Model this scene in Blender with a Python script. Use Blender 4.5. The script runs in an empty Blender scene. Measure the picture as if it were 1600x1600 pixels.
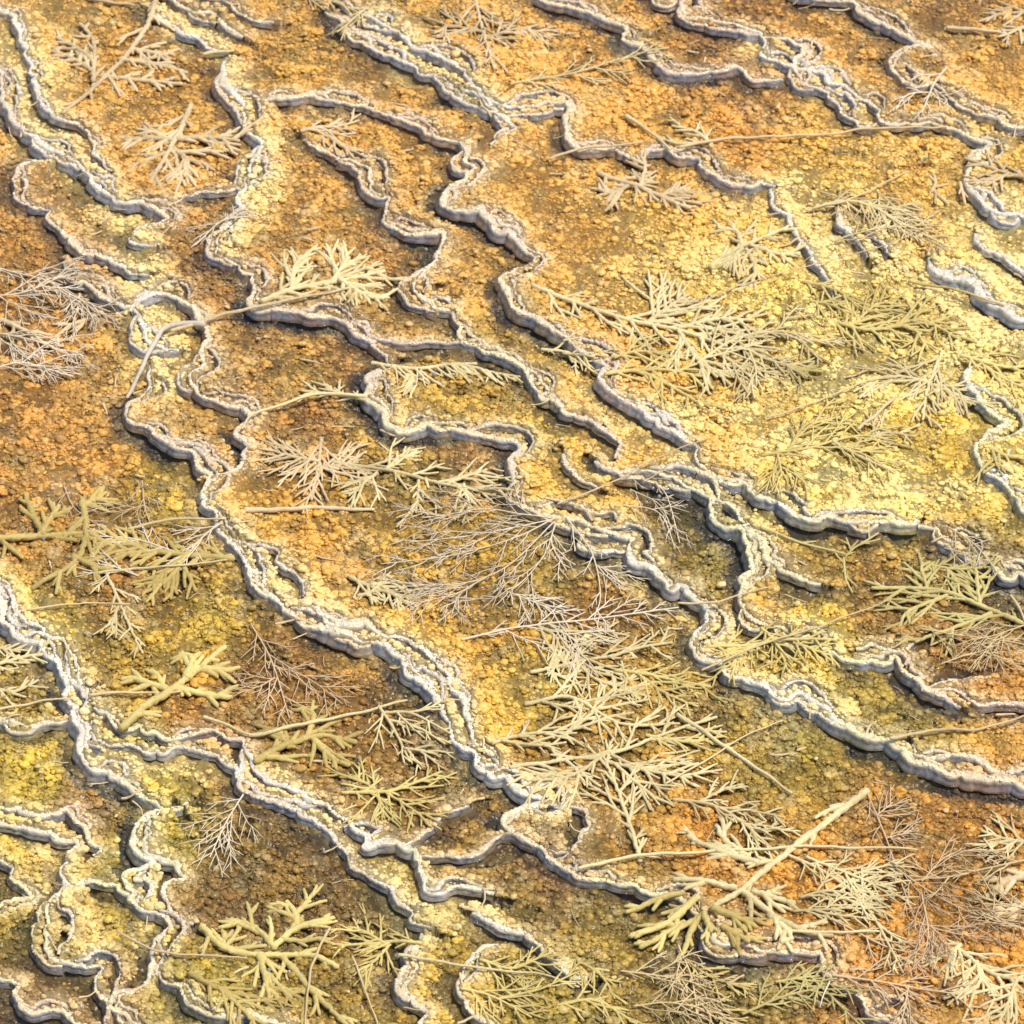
import bpy, math, random
import numpy as np
from mathutils import Vector
# ------------------------------------------------------------------ camera, sky, sun, exposure
scene = bpy.context.scene
R = math.radians
DIST, PITCH, LENS = 8.4, R(42), 150.0
CAM = np.array([0.0, -DIST*math.cos(PITCH), DIST*math.sin(PITCH)])
cd = bpy.data.cameras.new('camera'); cam = bpy.data.objects.new('camera', cd)
scene.collection.objects.link(cam); scene.camera = cam
cam.location = CAM; cam.rotation_euler = (math.pi/2 - PITCH, 0, 0)
cd.lens = LENS; cd.sensor_width = 36; cd.clip_start = .1; cd.clip_end = 200
cd.dof.use_dof = True; cd.dof.focus_distance = 8.0; cd.dof.aperture_fstop = 9.0
SUN_EL, SUN_AZ = R(68), R(95)          # azimuth clockwise from +y (away from the camera): light from the upper right
w = bpy.data.worlds.new('World'); scene.world = w; w.use_nodes = True
nt = w.node_tree; bg = nt.nodes['Background']
sky = nt.nodes.new('ShaderNodeTexSky'); sky.sky_type = 'NISHITA'; sky.sun_disc = False
sky.sun_elevation = SUN_EL; sky.sun_rotation = SUN_AZ
nt.links.new(sky.outputs[0], bg.inputs[0]); bg.inputs[1].default_value = .14
sl = bpy.data.lights.new('sun', 'SUN'); so = bpy.data.objects.new('sun', sl); scene.collection.objects.link(so)
sl.energy = 3.2; sl.angle = R(18); sl.color = (1, .93, .80)
sd = Vector((math.sin(SUN_AZ)*math.cos(SUN_EL), math.cos(SUN_AZ)*math.cos(SUN_EL), math.sin(SUN_EL)))
so.rotation_euler = sd.to_track_quat('Z', 'Y').to_euler()
scene.view_settings.view_transform = 'Standard'; scene.view_settings.look = 'None'
scene.view_settings.gamma = 1; scene.view_settings.use_curve_mapping = False
scene.view_settings.exposure = .25
scene.cycles.max_bounces = 6; scene.cycles.transparent_max_bounces = 8
scene.cycles.caustics_reflective = False; scene.cycles.caustics_refractive = False

rng = np.random.default_rng(7); random.seed(7)
# ------------------------------------------------------------------ numeric helpers
TANH = 18.0/LENS
FWD = np.array([0, math.cos(PITCH), -math.sin(PITCH)]); UP = np.array([0, math.sin(PITCH), math.cos(PITCH)])
def ground_at(px, py, z=0.0):
    """point of the photograph (1600 px) -> the spot on the ground of height z it shows"""
    px = np.asarray(px, float); py = np.asarray(py, float)
    a = (px/800-1)*TANH; b = (1-py/800)*TANH
    dy = FWD[1]+b*UP[1]; dz = FWD[2]+b*UP[2]
    t = (z-CAM[2])/dz
    return CAM[0]+a*t, CAM[1]+dy*t
def to_px(x, y, z=0.0):
    vy = y-CAM[1]; vz = z-CAM[2]
    f = vy*FWD[1]+vz*FWD[2]; u = vy*UP[1]+vz*UP[2]
    return (x/f/TANH+1)*800, (1-u/f/TANH)*800
def hash2(ix, iy, s):
    h = (ix.astype(np.int64)*374761393 + iy.astype(np.int64)*668265263 + s*974634777) & 0xffffffff
    h = ((h ^ (h >> 13))*1274126177) & 0xffffffff
    h = ((h ^ (h >> 16))*2246822519) & 0xffffffff
    return ((h ^ (h >> 15)) & 0xffffff).astype(np.float32)/16777216.0
def vnoise(x, y, s):
    ix = np.floor(x); iy = np.floor(y); fx = (x-ix).astype(np.float32); fy = (y-iy).astype(np.float32)
    fx = fx*fx*(3-2*fx); fy = fy*fy*(3-2*fy)
    a = hash2(ix, iy, s); b = hash2(ix+1, iy, s); c = hash2(ix, iy+1, s); d = hash2(ix+1, iy+1, s)
    return (a+(b-a)*fx)*(1-fy)+(c+(d-c)*fx)*fy
def fbm(x, y, s, o=4):
    v = 0; a = .5; n = 0
    for k in range(o):
        cr, sr = math.cos(.6+k*1.1+s), math.sin(.6+k*1.1+s); v = v+a*vnoise((x*cr-y*sr)*2.03**k, (x*sr+y*cr)*2.03**k, s+k*17); n += a; a *= .5
    return v/n
def worley(x, y, s):
    """distance to nearest and second nearest seed, and a random value per cell"""
    cr, sr = math.cos(s*1.3+.5), math.sin(s*1.3+.5); x, y = x*cr-y*sr, x*sr+y*cr
    ix = np.floor(x); iy = np.floor(y)
    f1 = np.full(x.shape, 9, np.float32); f2 = f1.copy(); idv = np.zeros(x.shape, np.float32)
    for dx in (-1, 0, 1):
        for dy in (-1, 0, 1):
            cx = ix+dx; cy = iy+dy
            px = cx+hash2(cx, cy, s); py = cy+hash2(cx, cy, s+5)
            d = np.hypot(x-px, y-py).astype(np.float32)
            near = d < f1
            f2 = np.where(near, f1, np.minimum(f2, d)); idv = np.where(near, hash2(cx, cy, s+9), idv)
            f1 = np.where(near, d, f1)
    return f1, f2, idv
def smooth1(v, n):
    if len(v) < 3: return v
    k = np.hanning(n+2)[1:-1]; k /= k.sum(); p = n//2
    return np.convolve(np.concatenate([np.full(p, v[0]), v, np.full(n-1-p, v[-1])]), k, 'valid')
def spline(pts, step):
    """Catmull-Rom through pts (N,2+), resampled every step"""
    P = np.asarray(pts, float)
    if len(P) < 2: return P
    Q = np.vstack([2*P[0]-P[1], P, 2*P[-1]-P[-2]]); out = []
    for i in range(1, len(Q)-2):
        p0, p1, p2, p3 = Q[i-1:i+3]; t = np.linspace(0, 1, 12, endpoint=False)[:, None]
        out.append(.5*(2*p1+(p2-p0)*t+(2*p0-5*p1+4*p2-p3)*t*t+(3*p1-p0-3*p2+p3)*t**3))
    out = np.vstack(out+[P[-1:]])
    s = np.concatenate([[0], np.cumsum(np.hypot(*np.diff(out[:, :2], axis=0).T))])
    n = max(2, int(s[-1]/step)+1); u = np.linspace(0, s[-1], n)
    return np.stack([np.interp(u, s, out[:, k]) for k in range(P.shape[1])], 1)

# ------------------------------------------------------------------ the rims, as seen in tiles of the photograph
TILE = dict(A=(0, 0), B=(530, 0), C=(1060, 0), D=(0, 530), E=(530, 530), F=(1060, 530), G=(0, 1060), H=(530, 1060), I=(1060, 1060))
def T(k, *uv):
    ox, oy = TILE[k]; return [(ox+u*.3375, oy+v*.3375) for u, v in uv]
RIMS = [  # (drop, half width, points); the lower pool lies to the right of the direction of travel
 (.022, .9, T('A', (0,330),(20,430),(30,500),(100,600),(190,670),(270,715),(340,745),(400,800),(440,870),(500,910),(560,945),(640,945),(700,960),(760,1000),(790,1030),(690,1060),(620,1090),(610,1130),(700,1140))),
 (.012, .9, T('A', (0,60),(60,80),(110,200),(140,290),(170,400),(200,500),(300,560),(380,590),(430,640),(450,720),(520,800))),
 (.018, .8, T('A', (330,730),(220,755),(110,770),(75,830),(75,900),(120,955),(200,975),(240,985),(230,1020),(270,1060),(320,1110),(360,1150),(400,1180),(470,1190),(540,1235),(620,1270),(690,1275))),
 (.016, .8, T('A', (300,1220),(340,1300),(430,1330),(480,1390),(580,1430),(650,1450))+T('D', (690,10),(760,50),(830,60))),
 (.014, .8, T('A', (690,50),(760,100),(850,160),(930,190),(980,235),(1060,250))),
 (.012, .8, T('A', (810,10),(900,60),(1000,70),(1040,120),(1130,180))),
 (.010, .7, T('A', (1050,10),(1100,60),(1180,100),(1270,110))),
 (.022, .9, T('A', (1040,290),(1040,400),(1100,450),(1140,520),(1150,620),(1230,680),(1190,740),(1160,800),(1140,870),(1110,930),(1110,1000),(1080,1060),(1010,1130),(1020,1190),(1100,1250),(1170,1290),(1180,1350),(1160,1400),(1190,1440))+[(430,487),(480,496),(530,501),(565,530),(600,556),(612,577)]),
 (.010, .5, T('A', (740,950),(800,945),(870,910),(960,895),(1080,880),(1180,850))),
 (.020, .9, T('B', (-160,650),(-80,700),(0,740),(90,760),(140,790),(150,860),(170,895),(240,930),(215,990),(230,1050),(310,1085),(400,1095),(490,1085),(480,1150),(450,1220),(380,1290),(350,1330),(370,1370),(450,1430),(520,1450),(550,1510))+[(722,533),(760,552),(810,570),(826,590),(850,628)]+T('E', (980,285),(1060,350),(1150,372),(1220,400))),
 (.014, .7, T('B', (-380,470),(-150,455),(0,480),(80,490),(200,530),(260,550),(350,590),(450,640),(560,665))),
 (.024, 1.0, T('B', (560,665),(590,690),(590,750),(620,790),(570,850),(500,900),(485,940),(520,980),(600,985),(660,970),(680,1020),(740,1080),(800,1100),(850,1160),(900,1190),(910,1210),(850,1250),(770,1290),(760,1330),(790,1390),(810,1450),(880,1470),(940,1500),(1000,1540))+T('E', (1080,30),(1160,80),(1230,130),(1230,210),(1300,280),(1400,340),(1480,400),(1540,440))+T('F', (80,500),(90,560),(120,600),(160,640),(220,680),(330,690),(370,740),(450,760),(500,790),(560,830),(640,850),(690,840),(800,850),(900,852),(1000,862),(1080,864),(1108,845))),
 (.020, .9, T('F', (1110,870),(1200,890),(1230,920),(1300,960),(1400,1020),(1500,1090),(1540,1115),(1600,1100))),
 (.020, 1.0, T('B', (-160,-60),(30,20),(110,60),(180,110),(250,140),(310,190),(350,230),(420,250),(500,290),(560,310),(590,350),(640,410),(700,470),(770,500),(830,505),(900,490),(1030,480),(1075,490),(1060,560),(1060,620),(1090,690),(1140,710),(1280,695),(1310,720),(1390,740),(1420,705),(1500,700),(1560,740),(1590,740))+T('C', (30,730),(90,745),(130,800),(200,840),(300,870),(400,860),(450,870))),
 (.016, .9, T('B', (-60,60),(0,100),(40,170),(130,220),(230,265),(320,300),(370,340),(440,370),(500,430),(600,480),(700,530),(790,570),(820,600),(760,640),(700,680))),
 (.016, .9, T('B', (880,-20),(920,0),(1000,30),(1100,50),(1200,80),(1290,120),(1340,150),(1320,190),(1390,220),(1440,260),(1470,310),(1520,340),(1590,350))+T('C', (70,350),(160,340),(240,320),(300,330),(330,370),(400,380),(480,370))),
 (.018, .9, T('C', (10,0),(20,40),(40,85),(100,90),(200,110),(330,140),(400,190),(390,260),(450,290),(540,330),(580,390),(650,420),(720,470),(770,530),(850,590),(900,600))),
 (.014, .9, T('C', (400,180),(500,190),(580,240),(540,290),(560,330),(660,340),(700,390),(800,420),(850,470),(920,500),(950,570),(1050,580),(1150,580),(1260,600),(1350,640),(1440,680),(1400,720),(1340,790),(1340,860),(1400,940),(1490,1000),(1600,1010))),
 (.016, .9, T('C', (560,-10),(700,5),(820,20),(850,70),(940,120),(1020,150),(1080,190),(1180,230),(1080,230),(1000,280),(990,310),(1030,370),(1080,400),(1180,400),(1240,430),(1280,480),(1380,540),(1480,550),(1520,590),(1600,600))),
 (.012, 1.2, T('C', (430,880),(450,960),(500,1000),(560,1100),(600,1160),(640,1230),(700,1310),(730,1400))),
 (.010, .9, T('C', (740,960),(760,1050),(830,1110),(880,1200))),
 (.008, .8, T('C', (870,1080),(950,1130),(980,1190))),
 (.016, 1.5, T('C', (1160,1200),(1190,1260),(1270,1290),(1370,1310),(1390,1380),(1470,1420),(1550,1470),(1600,1490))),
 (.008, 1.2, T('C', (1380,1090),(1400,1150),(1480,1180),(1600,1270))),
 (.020, 1.1, T('E', (290,130),(180,170),(140,230),(150,300),(210,350),(240,410),(310,435),(400,405),(470,430),(560,430),(650,455),(740,460),(820,490),(840,530),(800,580),(820,650),(790,720),(800,760),(880,790),(940,820),(1040,832),(1110,850),(1180,870),(1260,910),(1360,930),(1340,980),(1380,1040),(1440,1060),(1500,1120),(1540,1180))+T('F', (10,1140),(60,1190),(130,1250),(140,1320),(80,1370),(70,1440),(110,1490),(180,1500),(220,1560),(285,1590))+T('I', (400,30),(430,80),(500,100),(560,70),(620,110),(690,150),(730,190),(790,240),(870,280),(980,300),(1030,340),(1090,390),(1170,420),(1260,450),(1400,470),(1500,480),(1600,500))),
 (.010, .7, T('B', (0,1420),(60,1480),(120,1500),(150,1560),(300,1592),(450,1592),(600,1600),(700,1605),(830,1660),(880,1710))),
 (.018, .8, T('E', (1190,570),(1230,610),(1290,620),(1350,620),(1450,620),(1560,660))+T('F', (10,665),(60,700),(160,740),(150,790),(180,850),(250,890),(310,910),(320,960),(340,1020),(350,1080),(300,1130),(300,1180),(310,1260),(350,1310),(450,1340),(540,1370),(620,1400),(680,1440),(740,1480),(850,1500),(970,1510),(1000,1490),(1040,1540),(1090,1580))+T('I', (1150,60),(1230,90),(1310,140))),
 (.010, .7, T('F', (160,740),(260,790),(290,840),(340,900),(400,980),(430,1040),(530,1090),(600,1130),(660,1140))),
 (.008, .8, T('F', (820,1440),(900,1420),(970,1445),(1040,1450),(1100,1400))),
 (.018, 1.0, T('F', (1400,110),(1340,170),(1370,250),(1420,320),(1490,380),(1510,405),(1420,460),(1385,530),(1400,590),(1460,640),(1530,700),(1560,740),(1600,790))),
 (.010, .9, T('I', (1090,310),(1130,380),(1230,365),(1370,370),(1440,430),(1510,440),(1600,430))),
 (.008, .7, T('F', (1420,1570))+T('I', (1130,60),(1290,60),(1360,120),(1480,125),(1600,122))),
 (.018, .9, T('A', (600,1450),(660,1385),(760,1370),(870,1410),(920,1460),(930,1500),(960,1530))+T('D', (960,10),(940,60),(940,130),(890,180),(890,230),(960,280),(1060,310),(1150,340),(1170,380),(1110,430),(1120,470),(1170,500),(1130,540),(1120,600),(1050,630),(970,645))),
 (.022, 1.0, T('D', (700,130),(700,210),(690,260),(610,310),(590,350),(620,400),(680,420),(740,460),(800,510),(880,530),(910,580),(960,630),(970,670),(950,720),(960,790),(1010,820),(1010,880),(1050,930),(1100,980),(1150,1060),(1160,1110),(1210,1180),(1290,1210),(1340,1270),(1400,1320),(1470,1350),(1590,1370))+T('E', (100,1400),(240,1430),(270,1480),(310,1520),(330,1560))+T('H', (380,30),(450,90),(480,150),(510,200),(510,250),(560,310),(620,360),(660,420),(720,460),(780,480),(840,540),(930,560),(960,590),(830,620),(770,690),(850,730),(930,790),(990,850),(1040,890),(1120,930),(1200,950),(1350,960),(1440,1000),(1560,1010),(1595,1030))+T('I', (70,1080),(140,1150),(190,1220),(290,1240),(400,1270),(500,1275),(600,1270),(670,1290),(680,1370),(740,1430),(830,1480),(880,1530),(960,1570),(1040,1590),(1120,1620))),
 (.008, .7, T('D', (1130,930),(1170,960),(1280,970),(1300,1040),(1400,1130),(1410,1200))),
 (.012, .9, T('D', (1390,1260),(1450,1240),(1490,1290),(1560,1340))+T('E', (120,1330),(230,1380),(330,1400),(390,1450),(430,1480),(500,1560))+T('H', (520,40),(590,130),(600,200),(640,300),(680,330),(750,400))),
 (.010, .7, T('D', (740,455),(860,480),(930,470),(1000,540),(1060,590))),
 (.022, 1.0, T('D', (0,1170),(10,1230),(20,1310),(90,1390),(170,1410),(240,1480),(300,1560))+T('G', (320,50),(310,90),(340,140),(350,210),(380,270),(380,380),(430,430),(490,430),(540,460),(600,520),(680,560),(750,600),(820,612),(870,580))),
 (.010, .9, T('D', (30,1130),(60,1230),(110,1300),(180,1330),(210,1370),(290,1400),(350,1480),(380,1580))+T('G', (400,40),(420,90))),
 (.016, .8, T('G', (850,600),(700,650),(640,700),(620,760),(660,830),(710,860),(650,890),(600,910),(590,940),(620,1000),(600,1030),(670,1080),(760,1110),(790,1150),(740,1210),(715,1270),(710,1350),(690,1420),(640,1450),(560,1500),(550,1570),(570,1620))),
 (.012, .8, T('G', (680,820),(740,840),(820,850),(840,900),(850,940),(770,960),(750,1000),(790,1060),(830,1110),(900,1140))),
 (.014, .9, T('G', (430,200),(440,280),(500,310),(620,320),(680,350),(760,345),(850,330),(970,350),(1050,400),(1100,430),(1100,480),(1140,530),(1230,570),(1330,590),(1420,650),(1500,690),(1560,760),(1590,800))+T('H', (50,840),(70,880),(150,930),(230,980),(290,1040),(340,1090),(340,1130),(430,1160))),
 (.012, .9, T('G', (440,140),(520,190),(560,240),(640,230),(690,260),(800,280),(880,270),(990,250),(1050,280),(1140,310),(1170,400),(1240,480),(1330,500),(1440,560),(1520,600),(1590,650))+T('H', (60,690),(130,740),(120,790),(200,760),(300,790),(360,800),(365,850),(390,910),(400,960),(430,1000),(540,980),(640,970),(720,1000))),
 (.010, 1.4, T('G', (0,195),(80,215),(180,220),(260,210),(320,190))),
 (.012, .7, T('G', (0,600),(80,612),(180,635),(260,630),(330,620),(350,680),(400,710),(430,770),(470,800),(430,830))),
 (.008, .9, T('G', (0,660),(100,690),(200,710),(300,750),(370,770),(330,830),(300,900),(340,960),(430,940),(500,960),(600,1010))),
 (.012, .8, T('G', (0,830),(60,880),(80,950),(150,1010),(130,1030),(30,1045),(0,1070))),
 (.016, .9, T('G', (370,960),(290,1000),(230,1060),(230,1130),(215,1210),(230,1290),(290,1320),(370,1340),(480,1350),(450,1410),(470,1470),(520,1530),(560,1560))),
 (.010, .8, T('G', (0,1390),(60,1400),(80,1440),(95,1520),(170,1555),(260,1545),(330,1580),(400,1620))),
 (.012, .9, T('G', (740,1370),(770,1420),(840,1430),(860,1500),(930,1540),(1020,1570),(1130,1560),(1240,1590))),
 (.006, .7, T('H', (970,590),(1080,600),(1160,630),(1150,700),(1110,760),(1060,830),(1010,842))),
 (.006, .5, T('H', (310,780),(400,720),(480,640),(600,590))),
 (.007, .5, T('H', (380,830),(500,830),(620,830),(670,790),(740,740),(805,722))),
 (.014, .9, T('H', (620,1090),(700,1140),(790,1165),(880,1200),(930,1240),(960,1290),(1040,1340),(1090,1390),(1150,1395))),
 (.014, 1.0, T('H', (390,1190),(380,1230),(340,1280),(370,1340),(330,1390),(310,1450),(340,1500),(420,1550),(380,1610))),
 (.014, .9, T('H', (740,1240),(650,1260),(610,1320),(570,1380),(560,1440),(590,1510),(640,1580),(720,1630))),
 (.008, .7, T('H', (20,700),(60,680),(150,680),(200,700),(140,740))),
 (.010, .8, T('E', (1140,360),(1180,400),(1250,440),(1300,500),(1280,560))),
 (.008, .9, T('E', (1040,540),(1060,600),(1130,660),(1200,690))),
 (.008, .7, T('E', (1090,780),(1180,810),(1260,800),(1290,840))),
 (.008, .8, T('E', (1130,900),(1120,960),(1190,985),(1290,990),(1350,970))),
]
# frame of the ground field (metres): x in [-X0, X0], y in [Y0, Y1]
X0, Y0, Y1, GS = 1.95, -1.95, 2.65, .0028
def make_field(cell, samples):
    nx = int(2*X0/cell); ny = int((Y1-Y0)/cell)
    gx = np.zeros((ny, nx), np.float64); gy = gx.copy()
    for x, y, nX, nY, jump, ds in samples:
        m = (x > -X0+.01) & (x < X0-.02) & (y > Y0+.01) & (y < Y1-.02)
        fx = (x[m]+X0)/cell-.5; fy = (y[m]-Y0)/cell-.5
        ix = np.clip(fx.astype(int), 0, nx-2); iy = np.clip(fy.astype(int), 0, ny-2); tx = fx-ix; ty = fy-iy
        wgt = jump[m]*ds/cell**2
        for ox in (0, 1):
            for oy in (0, 1):
                k = (tx if ox else 1-tx)*(ty if oy else 1-ty)*wgt
                np.add.at(gx, (iy+oy, ix+ox), k*nX[m]); np.add.at(gy, (iy+oy, ix+ox), k*nY[m])
    div = np.gradient(gx, cell, axis=1)+np.gradient(gy, cell, axis=0)
    M = np.concatenate([div, div[:, ::-1]], 1); M = np.concatenate([M, M[::-1]], 0)
    F = np.fft.rfft2(M)
    kx = np.fft.rfftfreq(2*nx, cell)*2*np.pi; ky = np.fft.fftfreq(2*ny, cell)*2*np.pi
    k2 = kx[None]**2+ky[:, None]**2; k2[0, 0] = 1
    sg = .0055
    F *= -np.exp(-.5*k2*sg*sg)/(k2+.15); F[0, 0] = 0
    h = np.fft.irfft2(F, s=M.shape)[:ny, :nx]
    return h.astype(np.float32)
class Grid:
    def __init__(s, h, cell): s.h = h; s.c = cell
    def __call__(s, x, y):
        ny, nx = s.h.shape
        fx = np.clip((np.asarray(x)+X0)/s.c-.5, 0, nx-1.001); fy = np.clip((np.asarray(y)-Y0)/s.c-.5, 0, ny-1.001)
        ix = fx.astype(int); iy = fy.astype(int); tx = fx-ix; ty = fy-iy; h = s.h
        return (h[iy, ix]*(1-tx)+h[iy, ix+1]*tx)*(1-ty)+(h[iy+1, ix]*(1-tx)+h[iy+1, ix+1]*tx)*ty
def extend(P):
    P = [np.array(p, float) for p in P]
    def off(p): return p[0] < 14 or p[0] > 1586 or p[1] < 14 or p[1] > 1586
    def grow(P):
        d = P[0]-P[min(3, len(P)-1)]; d /= np.hypot(*d)+1e-6
        if d@np.array([.8, .6]) > 0: d = .5*d+.5*np.array([.85, .5])
        else: d = .5*d-.5*np.array([.85, .5])
        d /= np.hypot(*d); e = []
        for k in range(1, 9): e.append(P[0]+d*k*55+np.array([-d[1], d[0]])*random.uniform(-22, 22))
        return e[::-1]+P
    if off(P[0]): P = grow(P)
    if off(P[-1]): P = grow(P[::-1])[::-1]
    return np.array(P)
def unproject(P, level, off=0.0):
    x, y = ground_at(P[:, 0], P[:, 1])
    if level is not None:
        for _ in range(10):
            x2, y2 = ground_at(P[:, 0], P[:, 1], level(x, y)+off); x = .5*x+.5*x2; y = .5*y+.5*y2
    return np.stack([x, y], 1)
EXT = [(d, wd, extend(p)) for d, wd, p in RIMS]
def companions(main):
    """short second lips stepping down inside the bands of rims"""
    r = random.Random(5); extra = []
    for c, n, s, env, drop, wd, far in [(*m, f) for m in main for f in (0, 1)]:
        if s[-1] < .28 or drop.max() < (.0046, .0068, .0090)[far]: continue
        a = int(r.uniform(5, 40))
        while a < len(c)-40:
            m = int(r.uniform(18, 75)); b = min(a+m, len(c)-8)
            if b-a > 14:
                side = r.choice((1, 1, 1, -1)); off = r.uniform(.012, .026)*side if not far else (r.uniform(.028, .048) if far == 1 else r.uniform(.048, .078))
                t = np.linspace(0, 1, b-a); o = off*np.minimum(1, .25+2.2*np.minimum(t, 1-t)) - .005*np.abs(np.sin(t*math.pi*max(1, int((b-a)/13))))
                p = np.stack([smooth1(c[a:b, 0]+n[a:b, 0]*o, 5), smooth1(c[a:b, 1]+n[a:b, 1]*o, 5)], 1)
                p = spline(p[::3], .003)
                if len(p) < 12: a = b; continue
                tt = np.gradient(p, axis=0); tt /= np.hypot(tt[:, 0], tt[:, 1])[:, None]+1e-9
                ss = np.arange(len(p))*.003
                extra.append((p, np.stack([-tt[:, 1], tt[:, 0]], 1), ss, np.clip(np.minimum(ss, ss[-1]-ss)/.02, 0, 1), r.uniform(.002, .005)*np.ones(len(p)), r.uniform(.35, .7)*np.ones(len(p))))
            a = b+int(r.uniform(4, 60))
    return extra
def lay_rims(level):
    """rim lines on the ground: position, unit normal pointing uphill, arc length"""
    out = []
    for i, (drop, wd, P) in enumerate(EXT):
        c = spline(unproject(P, level), .003)
        s = np.arange(len(c))*.003
        t = np.gradient(c, axis=0); t /= np.hypot(t[:, 0], t[:, 1])[:, None]+1e-9
        n = np.stack([-t[:, 1], t[:, 0]], 1)                      # left of travel = uphill
        env = np.clip(np.minimum(s, s[-1]-s)/.03, 0, 1)
        # scallops bulging downhill, of uneven length, plus fine jitter
        f = s/.034+1.6*vnoise(s/.05, s*0+i*3.1, 21)
        wig = (np.sqrt(np.sin(f*1.6)**2+.04)-.6)*.0075*(.3+1.2*vnoise(s/.09, s*0+i*1.7, 33))+(vnoise(s/.013, s*0+i, 5)-.5)*.0045
        c = c-n*(wig*env)[:, None]
        t = np.gradient(np.stack([smooth1(c[:, 0], 7), smooth1(c[:, 1], 7)], 1), axis=0); t /= np.hypot(t[:, 0], t[:, 1])[:, None]+1e-9
        n = np.stack([-t[:, 1], t[:, 0]], 1)
        vary = np.clip(fbm(s/.16, s*0+i*4.7, 131, 2)*2.6-.75, .12, 1.15)
        out.append((c, n, s, env, drop*.40*(.45+.75*vary), wd*(.55+.55*vary)))
    return out+companions(out)
def field(cell, rims):
    S = []
    for c, n, s, env, drop, wd in rims:
        p = c-n*.006
        S.append((p[:, 0], p[:, 1], n[:, 0], n[:, 1], drop*smooth1(env, 5), .003))
    return Grid(make_field(cell, S), cell)
level = None
for _ in range(3):
    level = field(.012, lay_rims(level)); level.h -= level(0., 0.)
rims = lay_rims(level)
LEVEL = field(GS, rims); LEVEL.h -= LEVEL(0., 0.)
ny, nx = LEVEL.h.shape
# signed distance to the nearest rim (positive on the uphill side), out to W metres
W = .085
dist = np.full((ny, nx), W, np.float32); sgn = np.full((ny, nx), W, np.float32); band = np.full((ny, nx), .022, np.float32)
k = int(W/GS); oy, ox = np.mgrid[-k:k+1, -k:k+1]
for c, n, s, env, drop, wd in rims:
    for j in range(0, len(c), 2):
        fx = (c[j, 0]+X0)/GS-.5; fy = (c[j, 1]-Y0)/GS-.5; ix = int(fx); iy = int(fy)
        if ix < k or iy < k or ix >= nx-k-1 or iy >= ny-k-1: continue
        dx = (ox+(ix-fx))*GS; dy = (oy+(iy-fy))*GS
        d = np.sqrt(dx*dx+dy*dy); sl_ = (slice(iy-k, iy+k+1), slice(ix-k, ix+k+1))
        m = d < dist[sl_]
        dist[sl_][m] = d[m]; sgn[sl_][m] = (dx*n[j, 0]+dy*n[j, 1])[m]; band[sl_][m] = .015+.026*min(1, drop[j]/.0095)**2
BAND = Grid(band, GS)
SD = Grid(np.where(sgn >= 0, dist, -dist).astype(np.float32), GS)

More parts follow.
